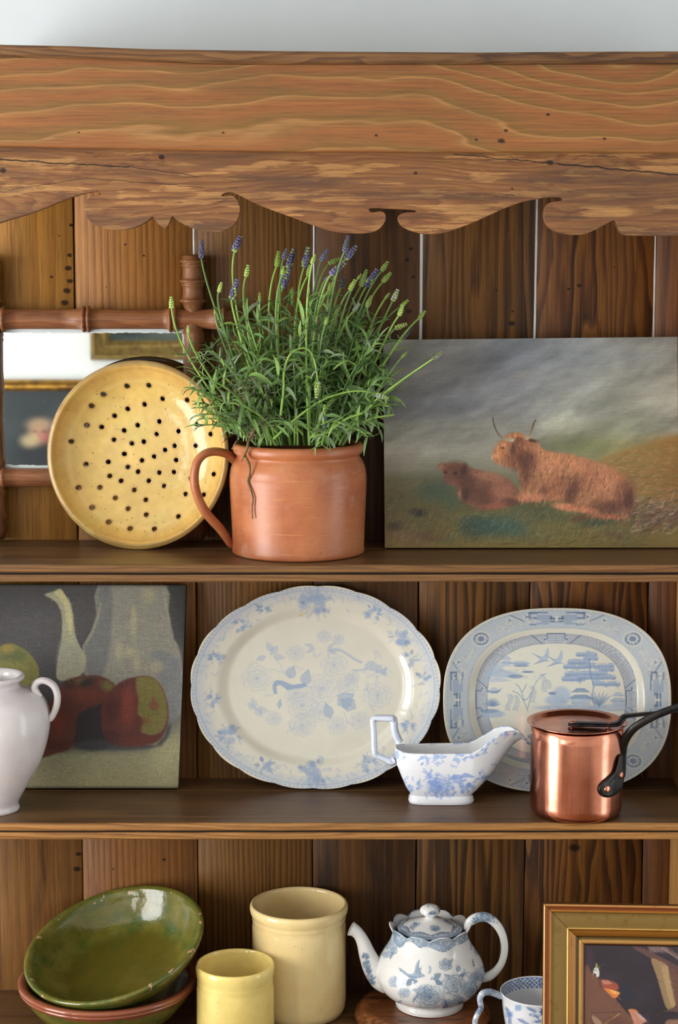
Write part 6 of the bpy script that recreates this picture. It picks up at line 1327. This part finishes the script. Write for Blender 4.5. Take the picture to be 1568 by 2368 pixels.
HD = [(205,45,203,135,'d',262,440),(415,20,385,100,'p',340,380),(460,180,450,235,'g',395,400),(312,275,300,320,'g',270,420),(400,260,370,360,'p',365,430),(38,355,40,410,'g',80,690),(280,405,280,440,'g',285,560),(130,510,132,545,'g',160,700),
(628,105,618,180,'g',520,450),(670,90,655,140,'d',600,330),(710,95,680,190,'p',560,420),(685,205,650,300,'p',590,480),(655,185,648,225,'g',560,500),(790,85,768,185,'p',700,400),(825,120,812,165,'g',760,420),(895,95,860,150,'d',780,430),(800,180,790,230,'g',660,470),(955,140,905,165,'g',780,330),
(1010,20,990,100,'d',900,300),(1050,75,995,140,'p',860,300),(985,165,915,225,'p',800,420),(915,230,885,255,'p',790,440),(910,275,905,310,'g',780,500),(990,245,970,300,'d',900,430),(1045,260,1020,310,'g',900,460),(1110,205,1080,290,'g',960,480),(1165,205,1110,290,'p',980,520),(1225,160,1195,205,'g',1040,400),
(1240,220,1200,265,'g',1030,480),(1280,315,1255,370,'w',1140,600),(1335,370,1300,400,'g',1060,580),(1310,400,1290,450,'g',1200,570),(1430,430,1400,465,'g',1230,620),(1325,500,1270,520,'g',1150,640),(1355,515,1310,575,'d',1200,700),(1070,390,1040,425,'w',900,600),(1136,350,1110,405,'g',960,600),(870,600,880,640,'g',860,760),
(1520,655,1475,690,'w',1180,880),(1330,655,1305,680,'g',1190,820),(1310,735,1290,750,'g',1180,830),(455,390,455,420,'g',450,560),(895,465,885,500,'g',840,640),(525,330,525,370,'g',520,480),(1235,330,1215,355,'g',1080,560),(1080,225,1062,250,'g',930,480),(705,300,698,330,'g',620,520),(950,415,940,440,'g',880,600)]
cv_ = lambda x, y: (380+x/2.376, 540+y/2.376)
def stem_obj(pts, r0, r1, m, head=None, kind='g'):
    me = tube('stem', [p-LO for p in pts], np.linspace(r0, r1, len(pts)), 6, caps=False); s_ = obj('stem', me, m, lv)
    if head:
        pg, pp = head
        V, Q = join_np([([tuple(Vector(v_)-LO) for v_ in V], Q) for V, Q in pg+pp]); me = mesh_np('flower_spike', V, Q, True); nG = sum(len(Q_) for _, Q_ in pg)
        f = obj('flower_spike', me, None, s_); me.materials.append({'g': bud_g, 'p': bud_g, 'w': bud_g, 'd': bud_d}[kind]); me.materials.append({'g': bud_g, 'p': bud_p, 'w': bud_w, 'd': bud_p}[kind])
        mi = np.zeros(len(me.polygons), np.int32); mi[nG:] = 1; me.polygons.foreach_set('material_index', mi)
    return s_
for i, (x0, y0, x1, y1, kd, xm, ym) in enumerate(HD):
    tx, ty = cv_(x0, y0); bx, by = cv_(x1, y1); mx, my = cv_(xm, ym)
    Y = cj.y+lg.uniform(-.07, .08); Y = min(Y, .185 if bx > 600 else .155)
    if bx > 860: Y = min(Y, .14)
    if x0 < 140: Y = .055
    elif x0 < 420: Y = min(Y, .10)
    rb = 598+np.clip((mx-430)/440, 0, 1)*184+lg.uniform(-12, 12); Yb = cj.y+lg.uniform(-.05, .05)
    base = P(rb, 1030, Yb); top = P(bx, by, Y); mid = P(mx, my, (Y*1.3+Yb*.7)/2)
    c = mid*2-(base+top)/2 if False else mid+(mid-(base+top)/2)*.1
    pts = bez(base, c, top, 18); m_ = mpp(top)
    stem_obj(pts, 3.0*m_, 2.1*m_, stem_m if i % 3 else stem_d, spike(tx, ty, bx, by, Y, kd), kd)
    bunch(pts, .22, .6, lg.randint(3, 5), 52)
    if lg.random() < .5: bunch(pts, .7, .72, 1, 26)
# drooping and special stems
for pts_, kd, hd_ in (([(640, 1000), (655, 850), (660, 745), (700, 655), (780, 632), (825, 700), (843, 815)], 'w', (838, 895, 843, 815)), ([(600, 1130), (720, 1020), (860, 920), (1000, 872), (1100, 868), (1165, 885)], 'w', (1222, 905, 1165, 885)), ([(820, 1110), (870, 1000), (880, 940), (882, 1000)], 'd', (878, 1056, 880, 1002)),
                      ([(800, 1120), (900, 1090), (1000, 1020), (1100, 980), (1180, 900), (1300, 810), (1400, 740), (1475, 690)], 'g', None), ([(1000, 1080), (1130, 1020), (1240, 1000)], 'g', (1262, 996, 1240, 1000))):
    Y = cj.y-.07; pp_ = catmull([tuple(P(*cv_(x, y), Y)) for x, y in pts_], 6); pp_ = [Vector(p) for p in pp_]; m_ = mpp(pp_[0])
    h = None if hd_ is None else spike(*cv_(hd_[0], hd_[1]), *cv_(hd_[2], hd_[3]), Y, kd)
    stem_obj(pp_, 3.2*m_, 1.8*m_, stem_m, h, kd); bunch(pp_, .1, .5, 5, 46, .8)
# leafy shoots making the bush
for i in range(115):
    tx = lg.uniform(440, 900); cyy = 700+ (abs(tx-700)/260)**2*120; ty = lg.uniform(cyy, 985)
    Y = cj.y+lg.uniform(-.085, .09); Yb = cj.y+lg.uniform(-.06, .06); rb = 600+np.clip((tx-440)/460, 0, 1)*180+lg.uniform(-12, 12)
    base = P(rb, 1030, Yb); top = P(tx, ty, min(Y, .18 if tx > 600 else .15)); c = (base+top)/2+Vector((lg.uniform(-.01, .01)-(tx-680)*.00004, 0, .02)); pts = bez(base, c, top, 10); m_ = mpp(top)
    if i < 60: stem_obj(pts, 2.3*m_, 1.4*m_, stem_d if i % 2 else stem_m)
    bunch(pts, .3, 1.0, lg.randint(5, 7), lg.uniform(40, 62), .9)
    add_leaf(top, (top-c).normalized(), 36*m_)
# hanging side shoots at left over the dish and at right over the rim
for (xa, ya, xb, yb_, Y) in ((560, 1000, 445, 900, .01), (560, 1005, 470, 960, .0), (570, 1010, 520, 985, .0), (590, 960, 455, 870, .02), (800, 1000, 870, 985, .02), (780, 1005, 850, 1010, .0), (760, 1000, 745, 1030, -.0), (810, 980, 900, 940, .03), (700, 1005, 640, 985, -.01), (640, 1000, 520, 930, 0), (720, 1000, 800, 985, -.01)):
    a_, b_ = P(xa, ya, cj.y-.05), P(xb, yb_, Y); pts = bez(a_, (a_+b_)/2+Vector((0, 0, .02)), b_, 10); m_ = mpp(a_); stem_obj(pts, 2.6*m_, 1.5*m_, stem_m); bunch(pts, .2, 1, 8, 44, .9)
leaves = [l for l in leaves if (l[0] @ Vector((1, 0, 0))).y < (.108 if l[0].translation.x < -.135 else .165 if l[0].translation.x < -.09 else .205)]
leaves = [l for l in leaves if not ((l[0] @ Vector((1, 0, 0))).x > .05 and (l[0] @ Vector((1, 0, 0))).y > .155)]
leaves.sort(key=lambda l: l[0].translation.y)
for M, k in leaves[:300]:
    o = bpy.data.objects.new('leaf', blades[k][2]); COL.objects.link(o); o.parent = lv; o.matrix_local = Matrix.Translation(-LO) @ M
for mi in range(3):
    pp_ = []
    for M, k in leaves[300:]:
        if bl_m[id(blades[k][2])] != mi: continue
        V = blades[k][0] @ np.array(M.to_3x3()).T+np.array(M.translation-LO); pp_.append((V, blades[k][1]))
    if pp_:
        V, Q = join_np(pp_); o = obj('foliage', mesh_np('foliage', V, Q, True), leaf_ms[mi], lv); o['kind'] = 'stuff'
# dry tangle, bare root and soil
pp_ = []
for i in range(70):
    x, y = lg.uniform(535, 620), lg.uniform(880, 1010); Y = cj.y-lg.uniform(.035, .068); p = P(x, y, Y); pts = [p]
    d = Vector((lg.uniform(-1, 1), lg.uniform(-.4, .4), lg.uniform(-.6, 1)))
    for k in range(6): d = (d+Vector((lg.gauss(0, .7), lg.gauss(0, .4), lg.gauss(0, .7)))).normalized(); pts.append(pts[-1]+d*.0055)
    me = tube('t', [q_-LO for q_ in pts], .0006, 5, caps=False); V = np.array([v_.co for v_ in me.vertices]); Q = [tuple(f.vertices) for f in me.polygons]; bpy.data.meshes.remove(me); pp_.append((V, Q))
V, Q = join_np(pp_); o = obj('dry_twigs', mesh_np('dry_twigs', V, Q, True), dry_m, lv); o['kind'] = 'stuff'; o['label'] = 'tangle of grey dry twigs at the foot of the lavender'
root_m = plain('bare_root', (128, 104, 66), .8, noise=((90, 72, 44), 60))
rj = cj.y-mpp(cj)*159
rt_ = [(592, 985, rj+.035), (582, 1005, rj+.016), (574, 1022, rj+.002), (571, 1040, rj-.002), (566, 1052, rj+.004), (576, 1072, rj+.006), (578, 1095, rj+.004), (573, 1112, rj+.002), (579, 1130, rj+.004), (585, 1150, rj+.006), (583, 1175, rj+.005), (584, 1200, rj+.004)]
dxj = lambda x: math.sqrt(max(0, (161*mpp(cj))**2-((x-690)*mpp(cj))**2))
rp = [Vector(P(x, y, (cj.y-dxj(x)-.0045) if y > 1045 else (cj.y-dxj(x)+.006 if y < 1015 else cj.y-dxj(x)-.0035))) for x, y, Y in rt_]
obj('root', tube('root', [p-LO for p in rp], np.linspace(.0022, .0009, len(rp)), 7, n=4), root_m, lv)
rp2 = [rp[3], rp[3]+Vector((-.004, -.001, -.008)), rp[3]+Vector((-.007, .0, -.016))]
obj('root', tube('root', [p-LO for p in rp2], [.0012, .001, .0006], 6, n=3), root_m, lv)
me = lathe('soil', [(0, 0.006), (.03, .005), (.055, .003), (.0705, 0)], 60); 
for vv in me.vertices: vv.co.z += RNG.normal()*.0012; 
so = obj('soil', me, soil_m, None, (cj.x, cj.y, cj.z+.128)); tag(so, 'dark potting soil inside the orange jug around the lavender stems', 'soil', 'stuff')
